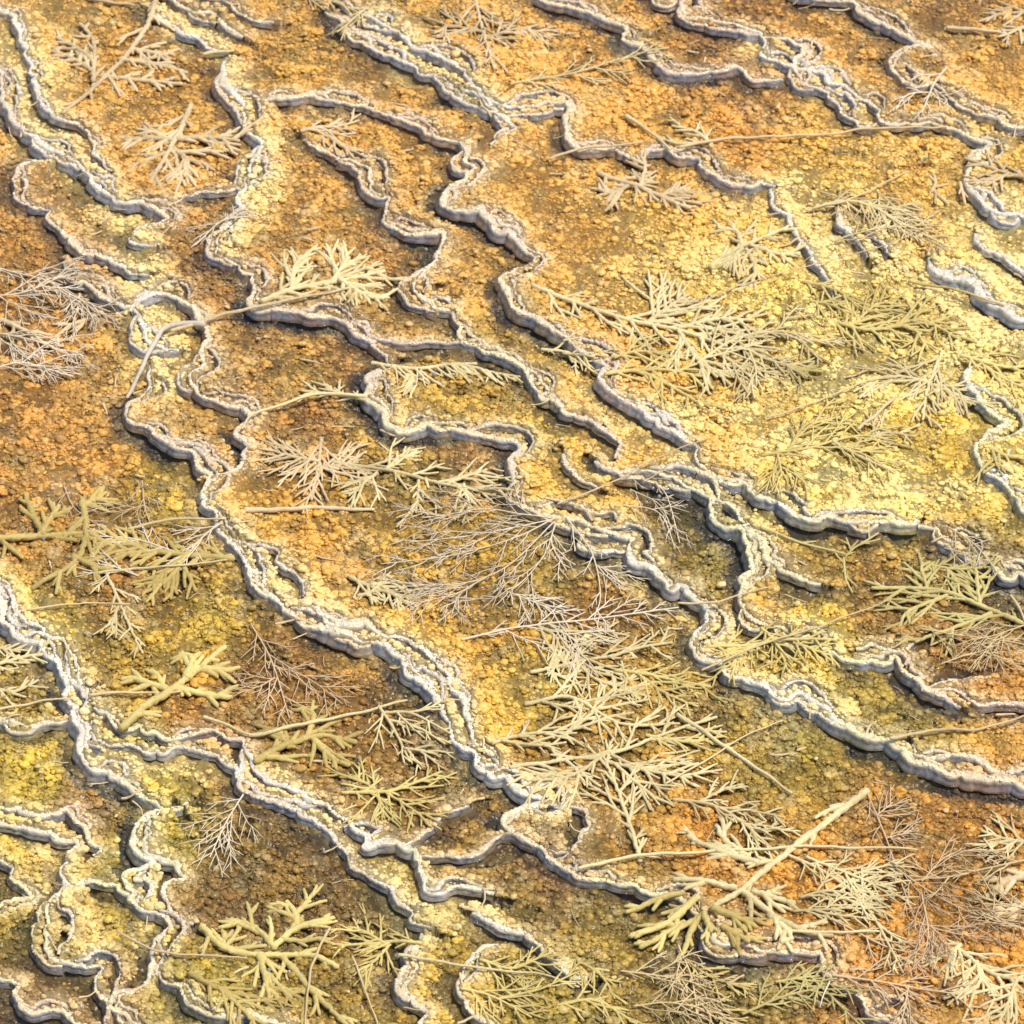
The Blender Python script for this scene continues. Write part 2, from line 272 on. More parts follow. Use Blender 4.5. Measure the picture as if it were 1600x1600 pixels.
# ------------------------------------------------------------------ bed shape and colour
def srgb(c): c = np.asarray(c, float)/255; return np.where(c <= .04045, c/12.92, ((c+.055)/1.055)**2.4)
CTRL = [(1300,560,240,215,130),(1420,620,238,212,125),(60,60,205,165,110),(150,230,205,155,90),(60,330,190,138,78),(30,440,185,130,70),(250,90,190,140,70),(280,250,205,155,85),(470,300,205,152,85),(230,370,180,128,72),(330,440,165,112,60),(500,120,205,155,80),(640,150,200,145,72),(560,60,175,128,62),(650,290,205,155,88),(700,60,205,155,80),(800,110,220,172,105),(900,50,200,145,72),(1000,180,215,160,85),(850,300,210,158,90),(620,370,180,128,70),(720,430,205,160,100),(900,380,215,165,98),(1050,400,235,190,115),(1150,70,175,120,60),(1150,190,200,140,68),(1300,70,205,150,82),(1450,60,175,125,68),(1500,120,215,165,95),(1380,110,200,150,80),(1250,240,220,175,100),(1450,270,228,185,115),(1560,250,215,175,95),(1320,330,235,200,130),(1500,350,235,200,130),(1100,470,240,210,130),(1250,470,235,210,125),(1400,500,245,225,150),(1550,500,246,232,165),(1350,590,245,225,160),(1200,640,235,190,105),(1130,650,228,178,100),(1320,680,235,212,130),(1250,760,238,210,130),(1450,700,215,185,85),(1560,620,230,205,110),(1480,770,205,170,75),(1400,770,238,220,140),(1580,740,230,205,130),(1350,850,170,125,48),(1250,850,175,145,60),(1480,880,150,115,48),(1570,930,110,85,45),(1130,860,150,135,52),(1080,800,110,95,42),(1350,960,160,115,45),(1200,940,185,145,58),(1270,1000,225,200,105),(1450,1010,180,125,50),(1560,1070,200,128,55),(1350,1080,165,145,50),(1250,1150,165,145,58),(1420,1150,150,130,50),(1500,1140,200,155,70),(1180,1180,170,140,55),(1380,1250,180,125,52),(1560,1250,190,125,55),(1450,1300,188,122,50),(1300,1400,210,125,50),(1100,1300,205,125,55),(1000,1290,188,135,58),(1200,1470,195,130,60),(1450,1450,205,130,55),(1560,1560,210,125,50),(1350,1540,205,135,65),(1180,1540,140,115,52),(1050,1520,130,105,48),(950,1400,160,130,55),(850,1370,150,105,48),(750,1330,165,125,50),(950,1480,170,140,55),(850,1540,175,150,60),(700,1560,190,155,65),(600,1530,165,130,52),(650,1430,185,160,75),(500,1380,145,105,42),(420,1330,150,110,42),(350,1420,140,98,38),(560,1420,130,100,42),(250,1250,185,165,60),(200,1350,170,150,55),(130,1270,155,95,42),(60,1200,195,170,70),(40,1280,195,170,80),(90,1450,170,140,52),(200,1450,180,155,60),(150,1550,160,115,48),(60,1550,140,100,45),(330,1540,165,145,58),(400,1190,165,110,45),(250,1180,185,165,85),(300,1130,190,130,60),(480,1130,165,110,45),(420,1050,165,110,42),(260,1010,185,150,55),(200,900,160,108,50),(330,960,190,160,52),(100,1080,160,130,50),(60,970,200,175,90),(250,780,185,155,55),(280,900,165,120,50),(120,860,160,115,48),(60,820,190,135,70),(100,740,195,138,78),(150,640,195,145,78),(60,650,190,132,68),(60,560,190,135,75),(250,560,205,170,110),(330,620,190,140,80),(450,580,200,152,90),(400,530,150,108,62),(530,560,175,125,75),(480,660,165,110,55),(430,720,190,140,75),(600,700,180,140,65),(740,720,175,125,75),(620,740,165,135,60),(430,800,205,155,75),(520,870,205,150,70),(640,860,185,145,60),(800,880,175,140,55),(760,960,190,140,52),(650,1000,220,175,95),(850,1060,180,150,60),(950,950,180,125,48),(1020,900,150,120,45),(920,860,150,120,48),(1050,1070,175,135,55),(780,1130,215,175,90),(870,1200,175,125,50),(600,1110,170,115,45),(680,1230,165,115,42),(560,1220,170,120,45),(690,1180,125,85,42),(700,640,190,155,70),(820,640,195,165,85),(860,740,210,170,85),(980,700,215,170,90),(930,800,215,175,95),(760,580,165,130,52),(980,600,230,170,110)]
C_ = np.array(CTRL, float); C_[:, 3] = np.maximum(C_[:, 3], .665*C_[:, 2]); C_lin = srgb(C_[:, 2:5])
PALE = [(1490,505,150,55,1),(1390,590,170,45,.95),(1560,440,90,45,.9),(1400,775,110,30,1),(1330,735,90,35,.9),(1230,690,80,30,.8),(1240,520,110,50,.6),(1560,350,60,60,.7),(1320,400,90,60,.6),(1180,640,70,20,.6),(1070,650,70,25,.6),(1480,420,60,40,.6),(1080,420,130,35,.5),(1570,740,45,30,.7),(1240,800,70,16,.7)]
# broad crumbly bands of white crust, as chains of spots along lines in the photograph
CRUST = []
for pts_, w_, k_ in (([(15,60),(50,120),(60,200),(120,260),(170,330),(225,420),(235,520),(260,600)], 34, .95), ([(240,15),(350,60),(375,150),(420,225),(400,300),(350,390)], 24, .8),
    ([(0,925),(60,1000),(115,1080),(150,1180)], 36, .95), ([(1225,290),(1290,340),(1360,410),(1480,440),(1600,530)], 34, .85), ([(620,1000),(690,1080),(740,1180),(860,1270)], 26, .8),
    ([(1180,70),(1260,110),(1350,180)], 24, .7), ([(940,600),(1000,650),(1080,720)], 30, .8), ([(330,780),(400,880),(520,960)], 28, .8), ([(150,1180),(380,1200),(520,1290),(640,1380),(760,1440)], 24, .75),
    ([(980,890),(1090,970),(1180,1070),(1330,1130)], 26, .7), ([(60,1290),(100,1400),(150,1500)], 26, .5), ([(570,40),(700,120),(780,165)], 24, .7), ([(240,1290),(250,1400),(240,1500)], 22, .5)):
    for (xa, ya), (xb, yb) in zip(pts_, pts_[1:]):
        for t_ in np.arange(0, 1, 18/max(18, math.hypot(xb-xa, yb-ya))): CRUST.append((xa+(xb-xa)*t_, ya+(yb-ya)*t_, w_, k_))
def base_colour(px, py):
    px = px+60*(fbm(px/90, py/90, 71, 3)-.5); py = py+50*(fbm(px/80, py/80, 83, 3)-.5)
    num = np.zeros(px.shape+(3,), np.float32); den = np.full(px.shape, 1e-9, np.float32)
    for (x, y, *_), c in zip(CTRL, C_lin):
        d2 = ((px-x)**2+(py-y)**2).astype(np.float32)
        wg = 1/(d2+900)**2.1*1e8
        num += wg[..., None]*c.astype(np.float32); den += wg
    out = num/den[..., None]; lm = out.mean(-1, keepdims=True); out = out*np.clip(lm/.36, .5, 1.25)**.38
    pal = np.zeros(px.shape, np.float32)
    for x, y, a, b, k in PALE:
        pal = np.maximum(pal, k*np.clip(1.5-np.sqrt(((px-x-.5*(y-py))/a)**2+((py-y)/b)**2)*1.0, 0, 1))
    pal = np.clip(pal*(.3+1.5*fbm(px/55, py/30, 87, 3)), 0, .95)[..., None]
    out = out*(1-pal)+np.array([.95, .88, .74], np.float32)*pal
    out = out*np.stack([np.clip(1.02-.08*py/1600, .92, 1.03), np.ones_like(py), np.clip(1.22-.42*py/1600, .8, 1.25)], -1)
    cr = np.zeros(px.shape, np.float32)
    for x, y, w_, k in CRUST: cr = np.maximum(cr, k*np.exp(-(((px-x)/w_)**2+((py-y)/w_)**2)))
    cr = np.clip(cr*(.1+1.9*fbm(px/24, py/18, 89, 3)), 0, .92)[..., None]
    return out*(1-cr)+np.array([.86, .74, .66], np.float32)*cr
coarse_n = 420
cgx, cgy = np.meshgrid(np.linspace(-X0, X0, coarse_n), np.linspace(Y0, Y1, coarse_n))
cpx, cpy = to_px(cgx, cgy, LEVEL(cgx, cgy)); CB = base_colour(np.clip(cpx, -40, 1640), np.clip(cpy, -40, 1640))
def base_at(x, y):
    fx = np.clip((x+X0)/(2*X0)*(coarse_n-1), 0, coarse_n-1.001); fy = np.clip((y-Y0)/(Y1-Y0)*(coarse_n-1), 0, coarse_n-1.001)
    ix = fx.astype(int); iy = fy.astype(int); tx = (fx-ix)[..., None]; ty = (fy-iy)[..., None]
    return (CB[iy, ix]*(1-tx)+CB[iy, ix+1]*tx)*(1-ty)+(CB[iy+1, ix]*(1-tx)+CB[iy+1, ix+1]*tx)*ty
CR = [None]
def bed(x, y):
    L = LEVEL(x, y).astype(np.float32); sd = SD(x, y).astype(np.float32); d = np.abs(sd)
    wx = x+.018*(fbm(x/.05, y/.05, 3, 2)-.5)+.008*(vnoise(x/.012, y/.012, 8)-.5); wy = y+.018*(fbm(x/.05, y/.05, 4, 2)-.5)+.008*(vnoise(x/.012, y/.012, 9)-.5)
    big = fbm(x/.22, y/.26, 11, 3)
    q1, q2, k1 = worley(wx/.066, wy/.058, 13); cob = np.sqrt(np.clip(1-q1*q1*1.2, 0, 1))*(.3+.9*k1)
    f1, f2, i1 = worley(wx/.030, wy/.024, 1); lump = (np.sqrt(np.clip(1-f1*f1*1.3, 0, 1))*1.2-.25)*(.4+.85*i1)
    g1, g2, j1 = worley(wx/.0155, wy/.0125, 2); mid = (np.sqrt(np.clip(1-g1*g1*1.4, 0, 1))*1.2-.3)*(.45+.8*j1)
    h1, h2, m1 = worley(wx/.0078, wy/.0068, 6); fine = np.clip(1-h1*h1*1.6, -.2, 1)
    crack = np.clip(1-(f2-f1)/.22, 0, 1)*.6+np.clip(1-(g2-g1)/.3, 0, 1)*.6
    rough = np.clip(.95+1.6*(fbm(x/.14, y/.16, 15, 2)-.5), .6, 1.4)
    depth = np.where(sd > 0, -.0015+.0125*(1-np.exp(-(d/.042)**1.5)), .008+.009*np.exp(-((d-.018)/.020)**2)).astype(np.float32)
    depth *= (.5+1.0*big)
    near = np.exp(-(d/.010)**2)
    z = L-depth+rough*(.0085*(cob-.4)*(1-near)+.0062*lump+.0030*mid+.0010*fine)-.0022*crack*rough
    z += .016*(fbm(x/.055, y/.065, 19, 3)-.5)*(1-.6*near)
    CR[0] = crack
    return z, L, sd, lump, mid, fine, big, i1, j1
# dense sheet over what the camera sees, widening rows far outside it
NX, NY = 1060, 1000
ty = np.linspace(-1, 1, NY); ey = np.linspace(0, 1, 24)[1:]
yy = np.concatenate([(-1.62-6.5*ey**2.2)[::-1], np.interp(ty, [-1, 1], [-1.62, 2.2]), 2.2+6.5*ey**2.2])
tx = np.concatenate([(-1-ey**2.2*5)[::-1], np.linspace(-1, 1, NX), 1+ey**2.2*5])
half = 1.25+.125*np.clip(yy, -1.5, 2.4)
GX = (tx[None, :]*half[:, None]).astype(np.float64); GY = np.repeat(yy[:, None], len(tx), 1)
GX += (rng.random(GX.shape)-.5)*.0008; GY += (rng.random(GX.shape)-.5)*.001
z, L, sd, lump, mid, fine, big, i1, j1 = bed(GX, GY)
CEIL_L = LEVEL
def crust_colour(x, y, sd, i1, j1, top, gapv):
    """colour of mat and crust at ground points: zones of algae, pale carbonate along the lips, painted shade in gaps and hollows"""
    col = base_at(x, y); n1 = fbm(x/.035, y/.045, 41, 4)[..., None]; n2 = fbm(x/.12, y/.12, 47, 3)[..., None]
    lum = col.mean(-1, keepdims=True); col = .74*col+.26*lum*np.array([1.50, 1.10, .42])
    bright = np.clip((lum-.30)/.25, 0, 1)
    col = col*(.70+.60*n1)*GAIN
    kn = j1[..., None]; kh = (i1[..., None]-.5)*2
    col = col*(.70+.60*kn+bright*(.22-.30*kn))*(1+kh*np.array([.05, .01, -.14]))
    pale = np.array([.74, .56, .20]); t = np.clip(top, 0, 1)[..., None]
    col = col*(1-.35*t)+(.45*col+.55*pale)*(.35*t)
    g = np.clip(gapv, 0, 1)[..., None]*np.clip(n2*1.6, .4, 1)*(1-.8*bright); col = col*(1-g*.7)+(col*np.array([.46, .33, .22]))*g*.7  # brown mat in the gaps, with their shade painted in
    bw = BAND(x, y)
    halo = np.where(sd > 0, np.exp(-(sd/bw)**2), np.exp(-(sd/.007)**2))*(.05+1.45*fbm(x/.028, y/.028, 52, 2)); halo = np.clip(halo, 0, .92)[..., None]
    pl = (.50*col/(col.max(-1, keepdims=True)+1e-6)*.90+.50*np.array([.92, .78, .50]))*(.84+.28*kn)
    col = col*(1-halo)+pl*halo
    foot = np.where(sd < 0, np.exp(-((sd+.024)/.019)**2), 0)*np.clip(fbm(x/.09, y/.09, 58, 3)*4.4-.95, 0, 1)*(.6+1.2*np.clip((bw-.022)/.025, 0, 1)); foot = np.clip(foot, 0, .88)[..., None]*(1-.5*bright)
    col = col*(1-foot)+np.array([.042, .036, .038])*foot                  # shade and dark water of the plunge hollows, painted into the colour
    for sc, sd_, c_, k_ in ((.09, 61, (.34, .15, .035), .16), (.07, 67, (.26, .24, .05), .35), (.05, 69, (.70, .58, .30), .45)):
        p = np.clip((fbm(x/sc, y/sc/1.2, sd_, 3)-.60)*5, 0, k_)[..., None]; col = col*(1-p)+(col*.45+np.array(c_)*.55)*p
    mxc = col.max(-1, keepdims=True); col = col*np.where(mxc > .80, (.80+.12*(1-np.exp(-(mxc-.80)/.3)))/mxc, 1)
    return np.clip(col, .012, .92)
GAIN = np.array([1.58, 1.42, .70])
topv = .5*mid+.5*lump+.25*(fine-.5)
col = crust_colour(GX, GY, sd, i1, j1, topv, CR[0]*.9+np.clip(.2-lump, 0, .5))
# ------------------------------------------------------------------ Blender helpers
COL = scene.collection
def mesh_np(name, V, F, smooth=True, attr=None):
    me = bpy.data.meshes.new(name); V = np.ascontiguousarray(V, np.float32); F = np.ascontiguousarray(F, np.int32)
    k = F.shape[1]
    me.vertices.add(len(V)); me.vertices.foreach_set('co', V.ravel())
    me.loops.add(F.size); me.loops.foreach_set('vertex_index', F.ravel())
    me.polygons.add(len(F)); me.polygons.foreach_set('loop_start', np.arange(len(F), dtype=np.int32)*k)
    if smooth: me.polygons.foreach_set('use_smooth', np.ones(len(F), bool))
    if attr is not None:
        a = me.color_attributes.new('tint', 'FLOAT_COLOR', 'POINT')
        a.data.foreach_set('color', np.concatenate([attr, np.ones((len(attr), 1))], 1).astype(np.float32).ravel())
    me.update(calc_edges=True); return me
def link(name, me, mat, parent=None):
    o = bpy.data.objects.new(name, me); COL.objects.link(o)
    if me is not None and mat is not None and not me.materials: me.materials.append(mat)
    if parent is not None: o.parent = parent
    return o
def grid_faces(r, c):
    i = np.arange(r-1)[:, None]*c+np.arange(c-1)[None]; i = i.ravel()
    return np.stack([i, i+1, i+c+1, i+c], 1)
def mat(name, build):
    m = bpy.data.materials.new(name); m.use_nodes = True; n = m.node_tree; b = n.nodes['Principled BSDF']
    build(n, b, m); return m
def noise(n, scale, detail=4, rough=.6, coord=None):
    t = n.nodes.new('ShaderNodeTexNoise'); t.inputs['Scale'].default_value = scale; t.inputs['Detail'].default_value = detail; t.inputs['Roughness'].default_value = rough
    if coord: n.links.new(coord, t.inputs['Vector'])
    return t
def bump_of(n, b, src, strength, dist):
    u = n.nodes.new('ShaderNodeBump'); u.inputs['Strength'].default_value = strength; u.inputs['Distance'].default_value = dist
    n.links.new(src, u.inputs['Height']); n.links.new(u.outputs[0], b.inputs['Normal']); return u
def tinted(n, b, lo, hi, scale):
    """vertex tint times a mottling"""
    geo = n.nodes.new('ShaderNodeNewGeometry'); a = n.nodes.new('ShaderNodeVertexColor'); a.layer_name = 'tint'
    t = noise(n, scale, 5, .65, geo.outputs['Position']); r = n.nodes.new('ShaderNodeMapRange'); r.inputs[1].default_value = .3; r.inputs[2].default_value = .7
    r.inputs[3].default_value = lo; r.inputs[4].default_value = hi
    n.links.new(t.outputs['Fac'], r.inputs[0])
    mx = n.nodes.new('ShaderNodeVectorMath'); mx.operation = 'SCALE'; n.links.new(a.outputs[0], mx.inputs[0]); n.links.new(r.outputs[0], mx.inputs['Scale'])
    n.links.new(mx.outputs[0], b.inputs['Base Color']); return geo, t
def grains(n, b, geo, src, scale, lo):
    """small round grains with darker joints, and their relief"""
    v = n.nodes.new('ShaderNodeTexVoronoi'); v.feature = 'F1'; v.inputs['Scale'].default_value = scale; v.inputs['Detail'].default_value = 1.5; v.inputs['Roughness'].default_value = .7
    wv = noise(n, scale*.4, 2, .5, geo.outputs['Position']); mv = n.nodes.new('ShaderNodeVectorMath'); mv.operation = 'MULTIPLY_ADD'; n.links.new(wv.outputs['Color'], mv.inputs[0]); mv.inputs[1].default_value = (.006, .006, .006)
    n.links.new(geo.outputs['Position'], mv.inputs[2]); n.links.new(mv.outputs[0], v.inputs['Vector'])
    r = n.nodes.new('ShaderNodeMapRange'); r.inputs[1].default_value = .15; r.inputs[2].default_value = .75; r.inputs[3].default_value = 1.12; r.inputs[4].default_value = lo
    n.links.new(v.outputs['Distance'], r.inputs[0]); mx = n.nodes.new('ShaderNodeVectorMath'); mx.operation = 'SCALE'
    n.links.new(src, mx.inputs[0]); n.links.new(r.outputs[0], mx.inputs['Scale']); n.links.new(mx.outputs[0], b.inputs['Base Color'])
    return r.outputs[0]
def m_bed(n, b, m):
    geo, t = tinted(n, b, .70, 1.30, 160)
    g = grains(n, b, geo, b.inputs['Base Color'].links[0].from_socket, 150, .50)
    t2 = noise(n, 420, 4, .7, geo.outputs['Position']); ad = n.nodes.new('ShaderNodeMath'); ad.operation = 'MULTIPLY_ADD'; n.links.new(g, ad.inputs[0]); ad.inputs[1].default_value = 1.3; n.links.new(t2.outputs['Fac'], ad.inputs[2])
    b.inputs['Coat Weight'].default_value = .4; b.inputs['Coat Roughness'].default_value = .22
    bump_of(n, b, ad.outputs[0], .9, .0022)
    b.inputs['Roughness'].default_value = .55; b.inputs['Specular IOR Level'].default_value = .35
def m_rim(n, b, m):
    geo, t = tinted(n, b, .80, 1.18, 120)
    g = grains(n, b, geo, b.inputs['Base Color'].links[0].from_socket, 210, .80)
    t2 = noise(n, 300, 5, .7, geo.outputs['Position']); ad = n.nodes.new('ShaderNodeMath'); ad.operation = 'MULTIPLY_ADD'; n.links.new(g, ad.inputs[0]); ad.inputs[1].default_value = 1.6; n.links.new(t2.outputs['Fac'], ad.inputs[2])
    bump_of(n, b, ad.outputs[0], .8, .0016)
    b.inputs['Roughness'].default_value = .38; b.inputs['Coat Weight'].default_value = 1; b.inputs['Coat Roughness'].default_value = .10
M_BED = mat('microbial_mat', m_bed); M_RIM = mat('wet_travertine', m_rim)
def m_water(n, b, m):
    n.nodes.remove(b); out = n.nodes['Material Output']
    tr = n.nodes.new('ShaderNodeBsdfTransparent'); tr.inputs[0].default_value = (.93, .94, .90, 1)
    gl = n.nodes.new('ShaderNodeBsdfGlossy'); gl.inputs['Roughness'].default_value = .06
    fr = n.nodes.new('ShaderNodeFresnel'); fr.inputs['IOR'].default_value = 1.33
    mx = n.nodes.new('ShaderNodeMixShader'); n.links.new(fr.outputs[0], mx.inputs[0]); n.links.new(tr.outputs[0], mx.inputs[1]); n.links.new(gl.outputs[0], mx.inputs[2])
    geo = n.nodes.new('ShaderNodeNewGeometry'); t = noise(n, 38, 4, .62, geo.outputs['Position'])
    u = n.nodes.new('ShaderNodeBump'); u.inputs['Strength'].default_value = .9; u.inputs['Distance'].default_value = .006
    n.links.new(t.outputs['Fac'], u.inputs['Height']); n.links.new(u.outputs[0], gl.inputs['Normal']); n.links.new(u.outputs[0], fr.inputs['Normal'])
    n.links.new(mx.outputs[0], out.inputs['Surface'])
M_WATER = mat('shallow_water', m_water)

V = np.stack([GX.ravel(), GY.ravel(), z.ravel()], 1)
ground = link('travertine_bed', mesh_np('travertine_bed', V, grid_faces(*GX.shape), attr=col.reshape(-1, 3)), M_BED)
ground['kind'] = 'structure'; ground['label'] = 'knobbly ochre travertine bed of shallow stepped pools'
# ------------------------------------------------------------------ rims: one lumpy wet lip per traced line, parts of the bed
PROF = np.array([(-1.3, -1.1), (-.95, -.2), (-.6, .25), (-.2, .46), (.3, .53), (.70, .50), (.90, .28), (.97, -.25)])   # (across: uphill negative .. downhill positive, height) in lip widths
BEADS = []
for q, (c, n, s, env, drop, wd) in enumerate(rims):
    N = len(c)
    if N < 8: continue
    wmod = wd*.0066*np.clip(-.15+2.2*fbm(s/.05, s*0+q*2.3, 91, 3), .35, 1.6)*(.45+.55*smooth1(env, 9))
    up = c+n*.014; top_z = smooth1(LEVEL(up[:, 0], up[:, 1]), 13)+.0008+.0050*(fbm(s/.03, s*0+q*1.9, 95, 3)-.5)
    dn = c-n*.020; zd = smooth1(LEVEL(dn[:, 0], dn[:, 1]), 9)
    rows = []; cols = []
    for k, (a, h) in enumerate(PROF):
        pos = c-n*(a*wmod)[:, None]
        rows.append(np.stack([pos[:, 0], pos[:, 1], top_z+h*wmod*.55], 1))
    foot = np.minimum(zd-.004, top_z-.005)
    sink = (1-smooth1(env, 9))*.012; top_z = top_z-sink; foot = foot-sink*.5
    z0 = rows[-1][:, 2]
    for f in (.25, .5, .75, 1.0):
        pos = c-n*(.94*wmod+f*(.0035+.38*(z0-foot)))[:, None]
        rows.append(np.stack([pos[:, 0], pos[:, 1], z0+(foot-z0)*f], 1))
    A = np.stack(rows, 1)                                         # N x K x 3
    K = A.shape[1]
    x = A[..., 0]; y = A[..., 1]
    u = s[:, None]*np.ones(K); v = np.arange(K)[None]*.0042+np.zeros((N, 1))
    f1, f2, ii = worley(u/.012+q*7, v/.012, 101); g1, g2, jj = worley(u/.006+q*3, v/.006, 103)
    disp = .0040*(np.sqrt(np.clip(1-f1*f1*1.3, 0, 1))-.4)+.0030*(np.sqrt(np.clip(1-g1*g1*1.4, 0, 1))-.4)
    edge = np.ones(K); edge[0] = .2
    edge[8:] = .25
    kk = np.arange(K)
    du = np.where(kk < 4, -.3, np.where(kk < 7, .35, .95))
    A[..., 2] += disp*edge*np.where(kk < 7, .9, .3)
    A[..., 0] -= n[:, None, 0]*disp*edge*du; A[..., 1] -= n[:, None, 1]*disp*edge*du
    b0 = base_at(c[:, 0], c[:, 1]); bn = b0/(b0.max(1, keepdims=True)+1e-6)
    cream = (.68*np.array([.97, .86, .62])+.32*bn*.97)*(1 if drop.max() > .0055 or wd.max() > .75 else .86)
    pinkish = np.array([.78, .62, .50])
    mixp = np.clip((fbm(c[:, 0]/.25, c[:, 1]/.25, 77, 2)-.5)*2.0, 0, .4)[:, None]; cream = cream*(1-mixp)+pinkish*mixp
    face = np.array([.19, .235, .33]); grime = np.clip(b0*.8, .03, .5)  # face: blue of shade and reflected sky painted into the drop
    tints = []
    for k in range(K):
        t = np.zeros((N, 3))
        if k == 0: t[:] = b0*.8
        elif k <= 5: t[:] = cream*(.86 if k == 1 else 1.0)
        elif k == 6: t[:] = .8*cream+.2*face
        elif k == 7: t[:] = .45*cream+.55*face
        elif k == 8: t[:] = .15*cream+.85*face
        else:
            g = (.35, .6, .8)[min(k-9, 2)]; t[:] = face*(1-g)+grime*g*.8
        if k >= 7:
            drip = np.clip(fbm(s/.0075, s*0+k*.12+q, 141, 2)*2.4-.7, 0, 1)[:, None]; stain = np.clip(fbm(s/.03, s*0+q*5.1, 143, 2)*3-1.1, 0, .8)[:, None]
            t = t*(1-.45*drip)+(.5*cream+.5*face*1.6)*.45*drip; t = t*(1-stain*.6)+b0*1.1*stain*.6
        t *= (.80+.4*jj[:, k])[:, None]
        tints.append(t)
    tint = np.stack(tints, 1)
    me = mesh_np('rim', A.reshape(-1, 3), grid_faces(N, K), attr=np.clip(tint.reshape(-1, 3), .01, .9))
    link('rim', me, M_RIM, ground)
    gb = np.random.default_rng(q+500); m_ = int(N*2.6)                     # where grains sit along this lip
    j_ = gb.integers(0, N, m_); a_ = gb.uniform(-1.6, .74, m_); wm = wmod[j_]; p_ = c[j_]-n[j_]*(a_*wm)[:, None]
    zz_ = top_z[j_]+np.interp(a_, PROF[:, 0], PROF[:, 1])*wm*.55+.0016-np.clip(a_-.94, 0, 1)*.011
    kz = (gb.random(m_) < np.clip(fbm(s[j_]/.05, s[j_]*0+q, 97, 2)*2.2-.35, .15, 1)) & (env[j_] > .3)
    BEADS.append(np.column_stack([p_, zz_, (cream[j_]*np.where(a_ > -.2, 1, .72)[:, None]+np.clip(b0[j_]*1.25, 0, .95)*np.where(a_ > -.2, 0, .28)[:, None])*gb.uniform(.84, 1.04, m_)[:, None]])[kz])
# ------------------------------------------------------------------ popcorn nodules of carbonate all over the bed, too many to count: instances
def nodule_mesh(seed):
    import bmesh
    bm = bmesh.new(); bmesh.ops.create_icosphere(bm, subdivisions=3, radius=1)
    P = np.array([v.co[:] for v in bm.verts]); g = np.random.default_rng(seed); c = g.normal(size=(15, 3)); c /= np.linalg.norm(c, axis=1)[:, None]
    d = np.sort(np.linalg.norm(P[:, None]-c[None], axis=2), 1); b = np.sqrt(np.clip(1-(d[:, 0]/.75)**2, 0, 1))
    r = .74+.34*b+.03*g.normal(size=len(P)); P = P*r[:, None]*np.array([1.12, .95, .66])
    for v, p in zip(bm.verts, P): v.co = p
    for f in bm.faces: f.smooth = True
    me = bpy.data.meshes.new('nodule_form'); bm.to_mesh(me); bm.free(); return me
def scatter(n, r0, r1, seed, keep):
    g = np.random.default_rng(seed); y = g.uniform(-1.6, 2.18, n); x = g.uniform(-1, 1, n)*(1.25+.125*y)
    k = keep(x, y, g); x, y = x[k], y[k]; r = r0+(r1-r0)*g.random(len(x))**1.8
    return x, y, r, g
def keep_a(x, y, g): return g.random(len(x)) < np.clip(fbm(x/.08, y/.09, 301, 3)*2.6-.55, .12, 1)
def keep_b(x, y, g):
    sd = SD(x, y); return g.random(len(x)) < np.where(sd > 0, np.exp(-(sd/BAND(x, y))**2), .0)*np.clip(fbm(x/.04, y/.04, 303, 2)*2.4-.4, 0, 1)
XS, YS, RS = [], [], []
for n_, r0_, r1_, sd_, kp in ((76000, .0034, .0095, 1, keep_a), (375000, .0018, .0046, 2, keep_a), (215000, .0020, .0060, 3, keep_b)):
    x_, y_, r_, g_ = scatter(n_, r0_, r1_, sd_, kp); XS.append(x_); YS.append(y_); RS.append(r_)
NXs, NYs, NRs = map(np.concatenate, (XS, YS, RS))
z_, L_, sd_n, lu_, mi_, fi_, bg_, ii_, jj_ = bed(NXs, NYs)
g0_ = np.random.default_rng(12)
ok = ~((sd_n < .006) & (sd_n > -.017)) & ~((sd_n < 0) & (sd_n > -.036) & (BAND(NXs, NYs) > .03) & (g0_.random(len(NXs)) < .55)); NXs, NYs, NRs, z_, sd_n, ii_ = [a[ok] for a in (NXs, NYs, NRs, z_, sd_n, ii_)]
g_ = np.random.default_rng(9); nn = len(NXs)
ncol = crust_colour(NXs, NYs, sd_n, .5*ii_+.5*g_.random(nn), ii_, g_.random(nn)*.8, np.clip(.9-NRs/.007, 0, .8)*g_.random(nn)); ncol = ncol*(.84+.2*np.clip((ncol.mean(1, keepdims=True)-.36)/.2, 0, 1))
BD = np.concatenate(BEADS); BD = BD[(np.abs(BD[:, 0]) < 1.27+.125*BD[:, 1]) & (BD[:, 1] > -1.65) & (BD[:, 1] < 2.3)]
NXs = np.concatenate([NXs, BD[:, 0]]); NYs = np.concatenate([NYs, BD[:, 1]]); brs = .0016+.0034*g_.random(len(BD))**1.6
z_ = np.concatenate([z_, BD[:, 2]+.0004]); NRs = np.concatenate([NRs, brs]); ncol = np.concatenate([ncol, np.clip(BD[:, 3:6], 0, .9)]); nn = len(NXs)
pm = bpy.data.meshes.new('mineral_nodules'); pm.vertices.add(nn); pm.vertices.foreach_set('co', np.stack([NXs, NYs, z_-NRs*.02], 1).astype(np.float32).ravel())
a_ = pm.attributes.new('tint', 'FLOAT_COLOR', 'POINT'); a_.data.foreach_set('color', np.concatenate([ncol, np.ones((nn, 1))], 1).astype(np.float32).ravel())
a_ = pm.attributes.new('size', 'FLOAT', 'POINT'); a_.data.foreach_set('value', NRs.astype(np.float32))
a_ = pm.attributes.new('turn', 'FLOAT_VECTOR', 'POINT'); a_.data.foreach_set('vector', np.stack([g_.normal(0, .25, nn), g_.normal(0, .25, nn), g_.normal(0, .5, nn)+np.where(g_.random(nn) < .5, 3.14, 0)], 1).astype(np.float32).ravel())
